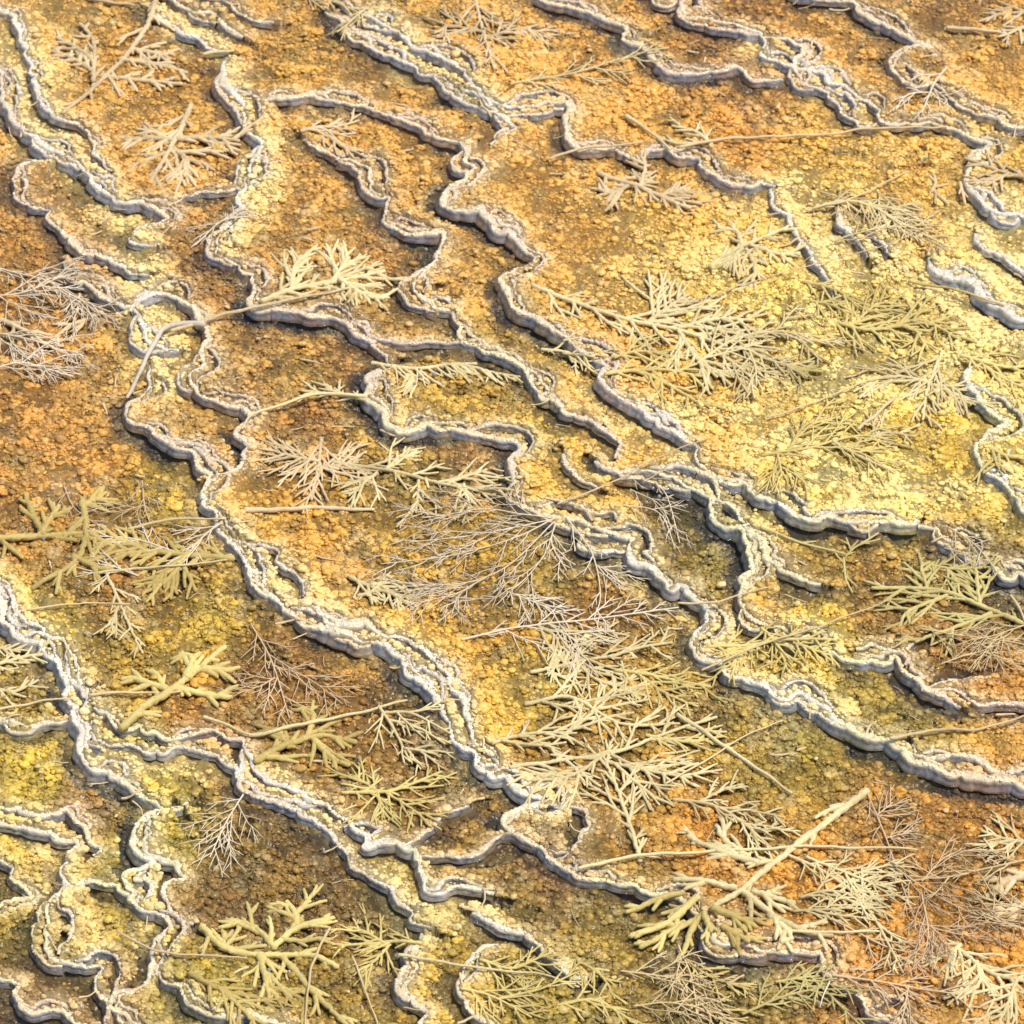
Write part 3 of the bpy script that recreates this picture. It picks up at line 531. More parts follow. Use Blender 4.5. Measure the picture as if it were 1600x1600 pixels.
def m_nod(n, b, m):
    at = n.nodes.new('ShaderNodeAttribute'); at.attribute_type = 'INSTANCER'; at.attribute_name = 'tint'
    geo = n.nodes.new('ShaderNodeNewGeometry'); t = noise(n, 260, 4, .7, geo.outputs['Position']); r = n.nodes.new('ShaderNodeMapRange'); r.inputs[1].default_value = .3; r.inputs[2].default_value = .7; r.inputs[3].default_value = .72; r.inputs[4].default_value = 1.22
    n.links.new(t.outputs['Fac'], r.inputs[0]); mx = n.nodes.new('ShaderNodeVectorMath'); mx.operation = 'SCALE'; n.links.new(at.outputs['Color'], mx.inputs[0]); n.links.new(r.outputs[0], mx.inputs['Scale']); n.links.new(mx.outputs[0], b.inputs['Base Color'])
    t2 = noise(n, 620, 3, .7, geo.outputs['Position']); bump_of(n, b, t2.outputs['Fac'], .6, .0012)
    b.inputs['Roughness'].default_value = .5; b.inputs['Specular IOR Level'].default_value = .4; b.inputs['Coat Weight'].default_value = .4; b.inputs['Coat Roughness'].default_value = .24
M_NOD = mat('nodule_crust', m_nod)
forms = bpy.data.collections.new('nodule_forms')
for k in range(6):
    me = nodule_mesh(40+k); me.materials.append(M_NOD); forms.objects.link(bpy.data.objects.new('nodule_form', me))
nod = bpy.data.objects.new('mineral_nodules', pm); COL.objects.link(nod); nod['kind'] = 'stuff'; nod['label'] = 'ochre and cream popcorn nodules crowding the pool floors'
ng = bpy.data.node_groups.new('nodules', 'GeometryNodeTree'); ng.interface.new_socket('Geometry', in_out='INPUT', socket_type='NodeSocketGeometry'); ng.interface.new_socket('Geometry', in_out='OUTPUT', socket_type='NodeSocketGeometry')
N_ = ng.nodes; gi = N_.new('NodeGroupInput'); go = N_.new('NodeGroupOutput'); ip = N_.new('GeometryNodeInstanceOnPoints'); ci = N_.new('GeometryNodeCollectionInfo')
ci.inputs['Collection'].default_value = forms; ci.inputs['Separate Children'].default_value = True; ip.inputs['Pick Instance'].default_value = True
def named(nm, ty):
    q = N_.new('GeometryNodeInputNamedAttribute'); q.data_type = ty; q.inputs['Name'].default_value = nm; return q.outputs['Attribute']
rv = N_.new('FunctionNodeRandomValue'); rv.data_type = 'INT'; [i for i in rv.inputs if i.name == 'Max' and i.type == 'INT'][0].default_value = 5
ng.links.new(gi.outputs[0], ip.inputs['Points']); ng.links.new(ci.outputs[0], ip.inputs['Instance']); ng.links.new([o for o in rv.outputs if o.type == 'INT'][0], ip.inputs['Instance Index'])
e2r = N_.new('FunctionNodeEulerToRotation'); ng.links.new(named('turn', 'FLOAT_VECTOR'), e2r.inputs[0]); ng.links.new(e2r.outputs[0], ip.inputs['Rotation']); ng.links.new(named('size', 'FLOAT'), ip.inputs['Scale'])
ng.links.new(ip.outputs[0], go.inputs[0]); md = nod.modifiers.new('nodules', 'NODES'); md.node_group = ng
print('nodules', nn)
# ------------------------------------------------------------------ water: one thin sheet following the pool levels
wy_ = np.linspace(-1.62, 2.2, 640); wt = np.linspace(-1, 1, 560)
wh = 1.25+.125*wy_
WX = wt[None]*wh[:, None]; WY = np.repeat(wy_[:, None], len(wt), 1)
WZ = LEVEL(WX, WY)-.0012+.0007*(fbm(WX/.05, WY/.04, 201, 2)-.5)
water = link('water', mesh_np('water', np.stack([WX.ravel(), WY.ravel(), WZ.ravel()], 1), grid_faces(*WX.shape)), M_WATER)
water['kind'] = 'structure'; water['label'] = 'clear shallow spring water over the pools'
# ------------------------------------------------------------------ branches
cx_, cy_ = np.meshgrid((np.arange(760)+.5)/760*2*X0-X0, Y0+(np.arange(900)+.5)/900*(Y1-Y0))
cz, cL, csd = bed(cx_, cy_)[:3]
crest = LEVEL(cx_, cy_)+.006*np.exp(-(np.abs(csd)/.010)**2)
CZ = np.maximum(np.maximum(cz, cL), crest)
def rise(x, y): return COVER(x, y)
class Grid2:
    def __init__(s, h): s.h = h
    def __call__(s, x, y):
        ny, nx = s.h.shape
        ix = np.clip(np.round((np.asarray(x)+X0)/(2*X0)*nx-.5).astype(int), 0, nx-1); iy = np.clip(np.round((np.asarray(y)-Y0)/(Y1-Y0)*ny-.5).astype(int), 0, ny-1)
        return s.h[iy, ix]
COVER = Grid2(CZ)
PXM = .00126                                  # metres in one pixel of the photograph
def tube(P, r, sides=7, knob=0.0, seed=0):
    P = np.asarray(P, float); n = len(P)
    if n < 2: return np.zeros((0, 3)), np.zeros((0, 4), int)
    t = np.gradient(P, axis=0); t /= np.linalg.norm(t, axis=1)[:, None]+1e-9
    e0 = P[0]-t[0]*r[0]*.55; e1 = P[-1]+t[-1]*r[-1]*.75
    P = np.vstack([e0, P[:1]-t[:1]*r[0]*.15, P, P[-1:]+t[-1:]*r[-1]*.35, e1]); t = np.vstack([t[:1], t[:1], t, t[-1:], t[-1:]])
    rr = np.concatenate([[r[0]*.12, r[0]*.8], r, [r[-1]*.75, r[-1]*.12]])
    up = np.array([0, 0, 1.0]); a = np.cross(t, up); a /= np.linalg.norm(a, axis=1)[:, None]+1e-9; b = np.cross(a, t)
    th = np.arange(sides)/sides*2*np.pi
    g = np.random.default_rng(seed); nz = 1+knob*(g.random((len(P), sides))-.5)*2
    V = P[:, None]+(a[:, None]*np.cos(th)[None, :, None]+b[:, None]*np.sin(th)[None, :, None])*(rr[:, None]*nz)[..., None]
    i = np.arange(len(P)-1)[:, None]*sides; j = np.arange(sides)[None]; k = (j+1) % sides
    F = np.stack([i+j, i+k, i+sides+k, i+sides+j], -1).reshape(-1, 4)
    return V.reshape(-1, 3), F
class Bag:
    def __init__(s): s.v = []; s.f = []; s.n = 0
    def add(s, VF):
        V, F = VF
        if len(V): s.v.append(V); s.f.append(F+s.n); s.n += len(V)
    def build(s, name, mat, parent, origin):
        if not s.n: return None
        return link(name, mesh_np(name, np.concatenate(s.v)-origin, np.concatenate(s.f)), mat, parent)
def m_bark(c, rough=.75, bumpd=.0016, var=.35):
    def f(n, b, m):
        geo = n.nodes.new('ShaderNodeNewGeometry'); t = noise(n, 170, 5, .7, geo.outputs['Position']); t2 = noise(n, 9, 3, .5, geo.outputs['Position'])
        oi = n.nodes.new('ShaderNodeObjectInfo'); ad = n.nodes.new('ShaderNodeMath'); ad.operation = 'ADD'
        n.links.new(t.outputs['Fac'], ad.inputs[0]); n.links.new(t2.outputs['Fac'], ad.inputs[1])
        ad2 = n.nodes.new('ShaderNodeMath'); ad2.operation = 'MULTIPLY_ADD'; n.links.new(oi.outputs['Random'], ad2.inputs[0]); ad2.inputs[1].default_value = .3; n.links.new(ad.outputs[0], ad2.inputs[2])
        r = n.nodes.new('ShaderNodeValToRGB'); r.color_ramp.elements[0].position = .78/1.5; r.color_ramp.elements[1].position = 1.45/1.5
        dv = n.nodes.new('ShaderNodeMath'); dv.operation = 'DIVIDE'; dv.inputs[1].default_value = 1.5; n.links.new(ad2.outputs[0], dv.inputs[0]); n.links.new(dv.outputs[0], r.inputs[0])
        c0 = np.array(c)
        r.color_ramp.elements[0].color = (*(c0*np.array([1-var, 1-var*1.15, 1-var*1.4])), 1); r.color_ramp.elements[1].color = (*np.minimum(c0*(1+var*.45), .9), 1)
        n.links.new(r.outputs[0], b.inputs['Base Color'])
        u = noise(n, 520, 4, .7, geo.outputs['Position']); bump_of(n, b, u.outputs['Fac'], .8, bumpd)
        b.inputs['Roughness'].default_value = rough; b.inputs['Specular IOR Level'].default_value = .3
    return f
BARK = dict(tan=mat('tan_crust', m_bark((.74,.57,.33))), pale=mat('pale_crust', m_bark((.77,.64,.34))), yellow=mat('yellow_crust', m_bark((.72,.58,.22))),
    mustard=mat('mustard_crust', m_bark((.58,.44,.15))), white=mat('white_twig', m_bark((.76,.64,.46), .7, .0006, .25)), straw=mat('straw', m_bark((.70,.54,.29), .6, .0005, .25)),
    olive=mat('olive_crust', m_bark((.60,.50,.20))), grey=mat('grey_bark', m_bark((.60,.52,.40), .8)), rosy=mat('rosy_twig', m_bark((.68,.50,.30), .7, .0005, .25)))
def runmax(v, k):
    p = np.pad(v, k, mode='edge'); return np.max(np.stack([p[i:i+len(v)] for i in range(2*k+1)]), 0)
def stem_path(px, r, lift=0.0):
    P = np.array(px, float); g = unproject(P, COVER, .004); c = spline(g, .006)
    z = COVER(c[:, 0], c[:, 1]); w_ = 6
    z = smooth1(runmax(z, w_), 13)+r*.1+.0008+lift
    return np.column_stack([c, z])
def side_twig(bag, p0, dirv, length, r, depth, sub, lift, rg, knob, curl):
    """one side shoot with its own shoots, lying over the bed"""
    n = max(4, int(length/.006)); d = np.array(dirv[:2]); d /= np.hypot(*d)+1e-9
    ang = math.atan2(d[1], d[0]); pts = [np.array(p0[:2])]; a = ang; st = length/(n-1)
    for i in range(n-1):
        a += curl/n+rg.uniform(-.06, .06); pts.append(pts[-1]+st*np.array([math.cos(a), math.sin(a)]))
    xy = np.array(pts); t = np.linspace(0, 1, n)
    zc = runmax(COVER(xy[:, 0], xy[:, 1]), 1)+.0012+r*rg.uniform(-.7, .3)
    arch = lift*np.sin(np.minimum(t*2.2, 2.6))
    z = np.maximum(p0[2]*(1-t)**1.5+(zc+arch)*(1-(1-t)**1.5), zc-.001); z = smooth1(z, 3 if n < 6 else 5)
    rad = r*(1-.42*t**1.5)
    bag.add(tube(np.column_stack([xy, z]), rad, 7 if r > .003 else (5 if r > .0014 else 4), knob, rg.randrange(9999)))
    if depth > 0:
        m = int(sub*length/.06+rg.random())
        for j in range(m):
            f = .2+.75*(j+.5*rg.random())/max(1, m); i = min(n-2, int(f*(n-1)))
            s_ = 1 if j % 2 else -1; tang = xy[i+1]-xy[i]; aa = math.atan2(tang[1], tang[0])+s_*rg.uniform(.3, .8)
            side_twig(bag, np.array([*xy[i], z[i]]), (math.cos(aa), math.sin(aa)), length*rg.uniform(.15, .7)*(1.15-f*.5), r*.85, depth-1, sub*.8, lift*.5, rg, knob, s_*rg.uniform(-.3, .1))
STYLE = dict(  # knob, shoots per shoot, angle range, depth, lift, curl
    fir=(.26, 2.1, (.4, .95), 1, .003, .25), thick=(.30, 1.7, (.45, 1.0), 1, .003, .3), fine=(.14, 3.4, (.35, .9), 1, .008, .3), brush=(.05, 3.0, (.2, .85), 2, .016, .55), bare=(.1, 0, (.5, 1), 0, .003, .2))
THINGS = 0
def plant(name, label, cat, style, matk, stems, nside, length, r, group=None, seed=None, sides=0):
    """stems: lists of photograph points; the first is the stem, the others are boughs with shoots of their own"""
    global THINGS; THINGS += 1
    rg = random.Random(seed if seed is not None else THINGS*13+1); knob, sub, (a0, a1), depth, lift, curl = STYLE[style]; m = BARK[matk]
    root = None; rm = r*PXM*(1.18 if style == 'fir' else 1.05)
    for q, st in enumerate(stems):
        P = stem_path(st, rm, lift*.5)
        if root is None:
            org = P[0].copy(); root = bpy.data.objects.new(name, None); COL.objects.link(root); root.location = org; root.empty_display_size = .02
            root['label'] = label; root['category'] = cat
            if group: root['group'] = group
        P = np.column_stack([P[:, 0]+.0015*np.array([rg.uniform(-1, 1) for _ in P]), P[:, 1:]]) if style in ('thick', 'fir') else P
        t = np.linspace(0, 1, len(P)); rad = rm*(1.1-.35*t)*(1 if q == 0 else .88)
        b = Bag(); b.add(tube(P, rad, 9 if r > 3 else 6, knob, rg.randrange(9999))); stem = b.build('stem' if q == 0 else 'bough', m, root, org)
        holder = root if q == 0 else stem
        total = len(P)*.006; n = max(0, int(round(nside*(1 if q == 0 else .75)))) if nside else 0
        for j in range(n):
            f = .08+.9*(j+rg.uniform(0, .7))/n; i = min(len(P)-2, int(f*(len(P)-1)))
            s_ = (1 if j % 2 else -1) if sides == 0 else sides
            tg = P[min(i+2, len(P)-1), :2]-P[max(i-2, 0), :2]; aa = math.atan2(tg[1], tg[0])+s_*rg.uniform(a0, a1)
            ll = length*PXM*rg.choice((.35, .6, .8, .9, 1.0, 1.15, 1.3))*rg.uniform(.85, 1.15)*(1.1-.5*f)
            # foreshortening does not change real lengths, so a shoot along the line of sight looks shorter
            k = Bag(); side_twig(k, P[i], (math.cos(aa), math.sin(aa)*1.15), ll*1.05, rm*(.82 if style != 'brush' else .8), depth, sub, lift*rg.uniform(.3, 1.6), rg, knob, -s_*rg.uniform(0, curl))
            k.build('twig', m, holder, org)
    return root
def stalk(label, pts, r, matk='straw', name='dry_stalk', lift=.006, cat='stalk'):
    global THINGS; THINGS += 1
    P = stem_path(pts, r*PXM, lift); n = len(P); t = np.linspace(0, 1, n)
    # a straw is stiff: keep it near the straight height between its highest rests
    kx = smooth1(np.array([random.uniform(-1, 1) for _ in P]), 9)*.006; P[:, 1] += kx; P[:, 0] += kx[::-1]*.5
    zz = smooth1(runmax(P[:, 2], 14), 25) if n > 30 else P[:, 2]; P[:, 2] = zz
    org = P[0].copy(); b = Bag(); b.add(tube(P, r*PXM*(1.12-.45*t)*(1+.16*np.sin(t*len(P)*.35+THINGS)**8), 6, .10, THINGS)); o = b.build(name, BARK[matk], None, org); o.location = org
    o['label'] = label; o['category'] = cat; return o
B = 'encrusted_branch'; S = 'thin_brushwood'; G = 'crusted_sprig'
plant(B, 'long tan bough lying diagonally across the top left corner', 'branch', 'thick', 'tan', [[(248,-12),(225,52),(160,125),(98,178)],[(146,130),(146,66),(125,36)],[(158,120),(222,126),(284,131)],[(188,92),(240,100),(292,113)],[(205,76),(245,84),(268,92)],[(143,112),(110,92),(82,80)],[(146,96),(112,70),(88,58)]], 9, 44, 4.6)
plant(G, 'flat tan sprig with wide side shoots below the big top left bough', 'twig', 'fir', 'tan', [[(298,165),(284,200),(272,222),(236,283)],[(277,218),(325,216),(374,221)],[(274,219),(235,217),(195,218)],[(270,232),(292,252),(288,277)]], 10, 66, 4.4)
plant(S, 'bleached bundle of fine twigs at the left edge above the second pool', 'brushwood', 'brush', 'white', [[(-20,418),(60,440),(120,470),(172,490)],[(-20,470),(50,462),(100,440)],[(125,462),(122,490)]], 12, 75, 1.4)
plant(S, 'second bleached bundle of fine twigs at the left edge, over a tan branch', 'brushwood', 'brush', 'white', [[(-20,520),(50,535),(100,552),(132,560)],[(-10,580),(40,572),(110,590)]], 13, 70, 1.5)
plant(B, 'tan forked branch reaching in from the left edge between two bleached bundles', 'branch', 'thick', 'tan', [[(-15,492),(30,515),(75,545)],[(160,488),(110,510),(78,535)]], 6, 42, 4.2)
plant(S, 'small white twig tuft on the rim left of the large brown pool', 'brushwood', 'fine', 'white', [[(402,342),(345,352),(305,385)],[(345,352),(372,330)]], 9, 45, 1.5)
plant(G, 'fat yellowish sprig lying in the pool left of the winding double rim', 'twig', 'fir', 'pale', [[(408,472),(470,450),(540,438),(600,425)],[(455,455),(460,420),(470,402)],[(530,440),(570,462),(600,470)],[(520,441),(545,405)]], 13, 58, 4.0)
plant(G, 'pale crossed sprig beside the curved tan twig, near the upper rim end', 'twig', 'fir', 'tan', [[(470,205),(520,200),(560,188)],[(500,202),(530,228),(560,240)]], 8, 45, 2.8)
plant(G, 'dense brown sprig beaded with droplets near the top centre', 'twig', 'fir', 'tan', [[(740,-8),(755,50),(772,112)],[(760,60),(810,45),(860,62)],[(758,50),(700,40),(690,55)]], 14, 55, 2.8)
plant(S, 'pale feathery twig between the top centre sprig and the winding top rim', 'brushwood', 'fine', 'pale', [[(798,136),(890,118),(960,98),(1045,78)]], 13, 62, 1.9)
plant(G, 'small tan sprig against the top edge left of centre', 'twig', 'fine', 'pale', [[(470,-8),(520,8),(572,28)],[(572,14),(545,40),(527,58)]], 7, 40, 2.2)
plant(G, 'straw sprig at the left end of the long top stalk', 'twig', 'fir', 'pale', [[(1112,226),(1080,205),(1050,196)],[(1100,222),(1060,226),(1028,216)]], 5, 38, 2.8)
plant(G, 'matted tan sprig hanging below the lip in the upper middle', 'twig', 'fir', 'tan', [[(935,270),(990,292),(1050,318),(1078,330)],[(1000,295),(1008,262),(1002,245)],[(985,290),(955,302),(935,296)],[(1030,306),(1070,296)]], 12, 46, 3.6)
plant(G, 'yellow green star shaped sprig on the pale shelf right of centre top', 'twig', 'fir', 'pale', [[(1110,418),(1160,386),(1232,352)],[(1160,386),(1150,362),(1122,358)],[(1165,392),(1180,420),(1172,450)],[(1170,385),(1215,398),(1250,395)],[(1160,395),(1130,422)]], 9, 44, 3.6)
plant(S, 'white spidery twig hooked over the small rim in the upper right', 'brushwood', 'fine', 'white', [[(1478,108),(1458,138),(1440,182)],[(1455,145),(1420,150),(1400,172)],[(1458,140),(1480,158)]], 7, 40, 1.7)
plant(G, 'tan sprig touching the top right corner', 'twig', 'fir', 'tan', [[(1610,20),(1560,24),(1540,35)],[(1605,42),(1575,55),(1560,60)]], 7, 44, 3.0)
plant(G, 'faded tan sprigs tangled on the pale slope at the upper right', 'twig', 'fine', 'pale', [[(1262,330),(1330,318),(1400,345),(1478,385)],[(1340,320),(1375,330),(1420,330)],[(1370,300),(1400,330),(1398,365)]], 13, 58, 2.3)
plant(G, 'tan arched sprig crossing the right edge above the pale rim', 'twig', 'fir', 'tan', [[(1612,278),(1560,268),(1508,252)],[(1575,272),(1540,290)]], 7, 44, 3.0)
plant(G, 'short forked tan sprig on the pale slope left of the right edge', 'twig', 'bare', 'tan', [[(1455,300),(1462,285),(1458,270)],[(1460,300),(1480,318)],[(1500,285),(1508,318)]], 2, 26, 3.2)
plant(B, 'large pale bough with long straight stem in the middle right', 'branch', 'thick', 'pale', [[(832,446),(905,474),(985,500),(1060,515),(1135,540)],[(1010,505),(1050,476),(1075,460)],[(1060,515),(1085,556),(1120,588)],[(1060,512),(1120,498),(1175,500)]], 16, 82, 3.8)
plant(G, 'pale yellow fan of shoots right of the large pale bough', 'twig', 'fine', 'pale', [[(1090,568),(1150,530),(1220,520),(1270,540)],[(1150,532),(1190,560),(1250,575)],[(1120,548),(1180,598),(1160,612)]], 14, 75, 2.6)
plant(G, 'greenish fan of shoots under the large pale bough', 'twig', 'fir', 'yellow', [[(945,585),(1030,578),(1100,588)],[(1000,580),(1060,612),(1095,632)],[(960,560),(1010,550),(1060,560)]], 10, 56, 2.8)
plant(G, 'green yellow mat of sprigs in the right part of the pale shelf', 'twig', 'fir', 'yellow', [[(1290,500),(1350,515),(1420,510),(1450,545)],[(1330,512),(1365,478),(1400,470)],[(1390,510),(1440,500),(1500,530)]], 13, 58, 2.8)
plant(G, 'olive sprigs curled beside the right edge on the white shelf', 'twig', 'fir', 'yellow', [[(1500,560),(1560,575),(1612,570)],[(1540,572),(1580,600),(1612,612)]], 9, 56, 2.6)
plant(G, 'pale sprig with a straight upright stem on the white shelf at right', 'twig', 'fir', 'pale', [[(1472,550),(1450,605),(1442,655)],[(1450,600),(1490,606),(1512,630)],[(1452,598),(1410,588),(1360,590)]], 12, 66, 2.6)
plant(G, 'cream tuft under the brown stalk in the right middle', 'twig', 'fir', 'pale', [[(1352,688),(1385,676),(1432,682)],[(1370,680),(1362,655)]], 8, 40, 2.4)
plant(G, 'long yellow sprig sprawled over the yellow terrace', 'twig', 'fine', 'yellow', [[(1190,715),(1260,702),(1340,682),(1400,690)],[(1230,708),(1262,668),(1320,650)],[(1300,694),(1350,712),(1395,740)],[(1215,715),(1222,745)]], 12, 66, 2.2)
plant(G, 'green curled sprig in the scalloped pool at the right edge', 'twig', 'fir', 'yellow', [[(1545,700),(1575,715),(1612,712)],[(1560,715),(1560,735)]], 6, 40, 2.8)
plant(G, 'upright tan sprig below the round brown pool left of centre', 'twig', 'fir', 'tan', [[(502,684),(498,724),(486,780)],[(498,722),(450,712),(420,700)],[(497,730),(560,722)]], 14, 62, 2.6)
plant(G, 'pale straw branch sprawled under the cream scalloped rim', 'twig', 'fir', 'pale', [[(520,722),(600,735),(690,755),(802,768)],[(600,735),(640,700)],[(590,738),(545,775)],[(725,758),(735,795)],[(700,755),(760,735)],[(655,750),(650,800)]], 9, 56, 2.7)
plant(S, 'biggest tangle of white twigs, spread over the central pool', 'brushwood', 'brush', 'white', [[(868,812),(800,846),(700,872),(596,884)],[(866,818),(790,890),(700,918),(590,910)],[(868,822),(845,880),(780,935),(690,935)],[(860,812),(760,800),(660,812)],[(862,815),(740,840),(640,850)],[(760,905),(720,930),(706,962)]], 12, 88, 1.1)
plant(S, 'fine white twigs fanning down from the rim right of the white tangle', 'brushwood', 'fine', 'white', [[(868,818),(862,850),(885,892)],[(885,810),(925,870),(938,930),(928,968)],[(930,885),(965,900)]], 8, 50, 1.3)
plant(S, 'long pale twig with drooping side shoots below the white tangle', 'brushwood', 'fine', 'white', [[(722,1000),(800,985),(900,972),(1060,950)],[(860,978),(900,1005),(905,1040)],[(790,925),(850,950),(885,965)]], 17, 58, 1.5)
plant(G, 'pale yellow brush shaped sprig above the dark hollow left of centre', 'twig', 'fir', 'pale', [[(545,900),(590,920),(662,942)],[(580,915),(620,912),(668,922)],[(560,930),(600,925),(640,948)]], 10, 44, 2.8)
plant(B, 'knobbly mustard branch with fat forks at the left edge', 'branch', 'thick', 'mustard', [[(-20,842),(60,838),(165,832)],[(68,838),(48,795),(38,772)],[(128,780),(134,835),(115,880),(50,920)],[(60,838),(92,790)],[(128,790),(160,775)],[(115,872),(150,888),(175,890)]], 5, 46, 5.6)
plant(B, 'fat crusted log with yellow shoots between the knobbly branch and the rim', 'branch', 'fir', 'mustard', [[(365,874),(300,868),(235,862),(180,868)],[(290,868),(265,905),(240,915)],[(230,862),(190,845),(150,852)]], 14, 62, 4.4)
plant(S, 'white twigs lying across the fat crusted log', 'brushwood', 'fine', 'white', [[(345,818),(310,850),(280,882)],[(280,865),(215,845),(150,838)],[(215,900),(160,880),(140,868)]], 9, 52, 1.6)
plant(S, 'dark fine twigs with droplets above the knobbly branch', 'brushwood', 'fine', 'rosy', [[(222,752),(228,800),(250,850)],[(100,760),(120,800),(165,830)],[(225,790),(180,800),(130,790)]], 9, 46, 1.0)
plant(G, 'pale sprig like a fish bone in the pool under the knobbly branch', 'twig', 'fir', 'pale', [[(165,892),(188,945),(222,1022)],[(186,945),(175,975),(178,990)]], 9, 42, 2.4)
plant(B, 'bright yellow antler shaped branch left of the lower middle', 'branch', 'thick', 'yellow', [[(190,1142),(240,1102),(290,1062),(350,1012)],[(275,1075),(325,1085),(360,1090)],[(262,1078),(215,1065),(190,1062)],[(290,1062),(300,1030),(280,1025)],[(315,1045),(360,1048)]], 5, 42, 5.8)
plant(S, 'rosy bare twigs beside the bright yellow antler branch', 'brushwood', 'fine', 'rosy', [[(392,975),(425,1035),(452,1122)],[(425,1040),(480,1060),(535,1100)],[(430,1060),(400,1075),(370,1070)]], 12, 62, 1.3)
plant(B, 'mustard coral shaped clump below the rosy twigs', 'branch', 'thick', 'mustard', [[(400,1190),(450,1165),(500,1150),(555,1160)],[(480,1152),(490,1118),(470,1105)],[(490,1155),(520,1185),(545,1195)],[(450,1165),(430,1140)]], 8, 44, 5.0)
plant(G, 'pale whisk shaped twigs left of the triple rim in the lower middle', 'twig', 'fine', 'pale', [[(592,1108),(620,1150),(640,1190)],[(605,1125),(650,1135),(695,1165)],[(600,1115),(640,1120),(705,1148)],[(632,1172),(680,1180)]], 6, 48, 2.4)
plant(G, 'yellow crossed sprig between the two lower middle rims', 'twig', 'fir', 'yellow', [[(535,1238),(610,1236),(690,1205)],[(600,1236),(640,1262),(672,1290)],[(590,1236),(560,1215),(548,1210)],[(590,1240),(600,1278)]], 11, 50, 2.3)
plant(S, 'small white twig like a feather in the brown pool at lower left', 'brushwood', 'fine', 'white', [[(380,1242),(352,1290),(328,1340)]], 13, 66, 1.2)
plant(B, 'largest yellow branch at the bottom left with long curved arms', 'branch', 'thick', 'yellow', [[(315,1448),(350,1482),(405,1492),(480,1494),(528,1515)],[(430,1482),(400,1450),(360,1436)],[(425,1480),(465,1450),(522,1436)],[(440,1495),(480,1540),(545,1606)],[(465,1452),(460,1425),(448,1408)],[(405,1492),(415,1530),(420,1560)],[(350,1482),(350,1455)]], 5, 50, 4.9)
plant(G, 'yellow matted sprigs under the largest yellow branch', 'twig', 'fir', 'mustard', [[(295,1520),(350,1550),(420,1562)],[(340,1545),(380,1580),(400,1608)],[(420,1540),(470,1560),(480,1580)]], 9, 48, 3.2)
plant(G, 'yellow rake shaped sprig ending at the rim in the bottom middle', 'twig', 'fir', 'yellow', [[(658,1473),(600,1474),(528,1478)],[(610,1474),(590,1500),(565,1520)],[(600,1474),(565,1455),(545,1450)]], 10, 46, 2.3)
plant(B, 'huge pale yellow spray right of the lower middle rims', 'branch', 'fir', 'pale', [[(1000,1345),(985,1290),(965,1235),(942,1178)],[(798,1198),(880,1188),(950,1180),(1030,1150),(1120,1120)],[(820,1100),(890,1090),(970,1130),(1060,1130)],[(950,1190),(1020,1205),(1080,1215)],[(880,1150),(930,1110),(985,1062)],[(942,1180),(890,1215),(830,1220)],[(770,1160),(830,1146),(900,1145)]], 13, 78, 2.9)
plant(G, 'pale yellow sprigs above the huge spray', 'twig', 'fir', 'pale', [[(830,1050),(900,1035),(980,1020),(1050,1008)],[(900,1035),(935,1065),(990,1075)],[(880,1038),(905,1000),(960,985)],[(840,980),(870,1000),(880,1035)]], 12, 66, 2.5)
plant(G, 'yellow green sprigs at the right of the huge spray', 'twig', 'fir', 'yellow', [[(960,1050),(1030,1060),(1110,1075)],[(1000,1056),(1040,1085),(1090,1105)],[(1010,1150),(1070,1160),(1130,1150)]], 11, 56, 2.5)
plant(G, 'flat yellow sprig lying over the scalloped rim right of centre', 'twig', 'fir', 'yellow', [[(1105,1010),(1180,1008),(1260,1000),(1305,998)],[(1190,980),(1215,1010),(1230,1045)],[(1240,1003),(1300,1025)],[(1180,1008),(1150,1030),(1145,1040)]], 12, 50, 2.3)
plant(B, 'olive branch with flat fingers at the right edge', 'branch', 'fir', 'olive', [[(1612,982),(1550,955),(1460,922),(1362,918)],[(1530,945),(1525,900),(1518,880)],[(1480,930),(1420,955),(1405,980)],[(1450,922),(1440,890),(1452,880)],[(1550,958),(1480,985),(1430,1002)]], 9, 52, 3.2)
plant(S, 'thin straw tangle under the olive branch at the right edge', 'brushwood', 'brush', 'straw', [[(1440,985),(1520,1000),(1612,1012)],[(1612,975),(1560,1000),(1520,1050)],[(1470,1040),(1530,1025),(1580,1040)]], 11, 64, 1.1)
plant(G, 'single yellow twig forked like an antler in the dark right pool', 'twig', 'bare', 'olive', [[(1190,824),(1260,850),(1322,870)],[(1318,872),(1340,852),(1375,842)],[(1330,860),(1322,840)],[(1345,850),(1372,832)],[(1318,872),(1322,905),(1332,925)]], 3, 26, 2.2)
plant(B, 'thickest pale stick with forked boughs, lower right', 'branch', 'thick', 'pale', [[(1355,1235),(1290,1285),(1215,1345),(1160,1390),(1108,1420)],[(1160,1392),(1205,1430),(1235,1468),(1222,1475)],[(1150,1388),(1100,1378),(1052,1374)],[(1185,1350),(1130,1335),(1075,1306)],[(1170,1340),(1130,1310),(1120,1290)],[(1175,1392),(1240,1412)],[(1200,1432),(1260,1458),(1300,1462)]], 4, 46, 5.2)
plant(G, 'mustard sprig on the lip under the thickest pale stick', 'twig', 'thick', 'mustard', [[(1112,1425),(1150,1440),(1182,1450)],[(1130,1448),(1170,1472)]], 5, 32, 5.0)
plant(G, 'pale sprig spreading right from the huge spray to the stick', 'twig', 'fine', 'pale', [[(1052,1250),(1120,1262),(1165,1290),(1215,1335)],[(1090,1255),(1130,1235),(1160,1226)],[(1120,1262),(1170,1268),(1225,1278)],[(1150,1280),(1190,1300),(1222,1292)]], 9, 46, 2.4)
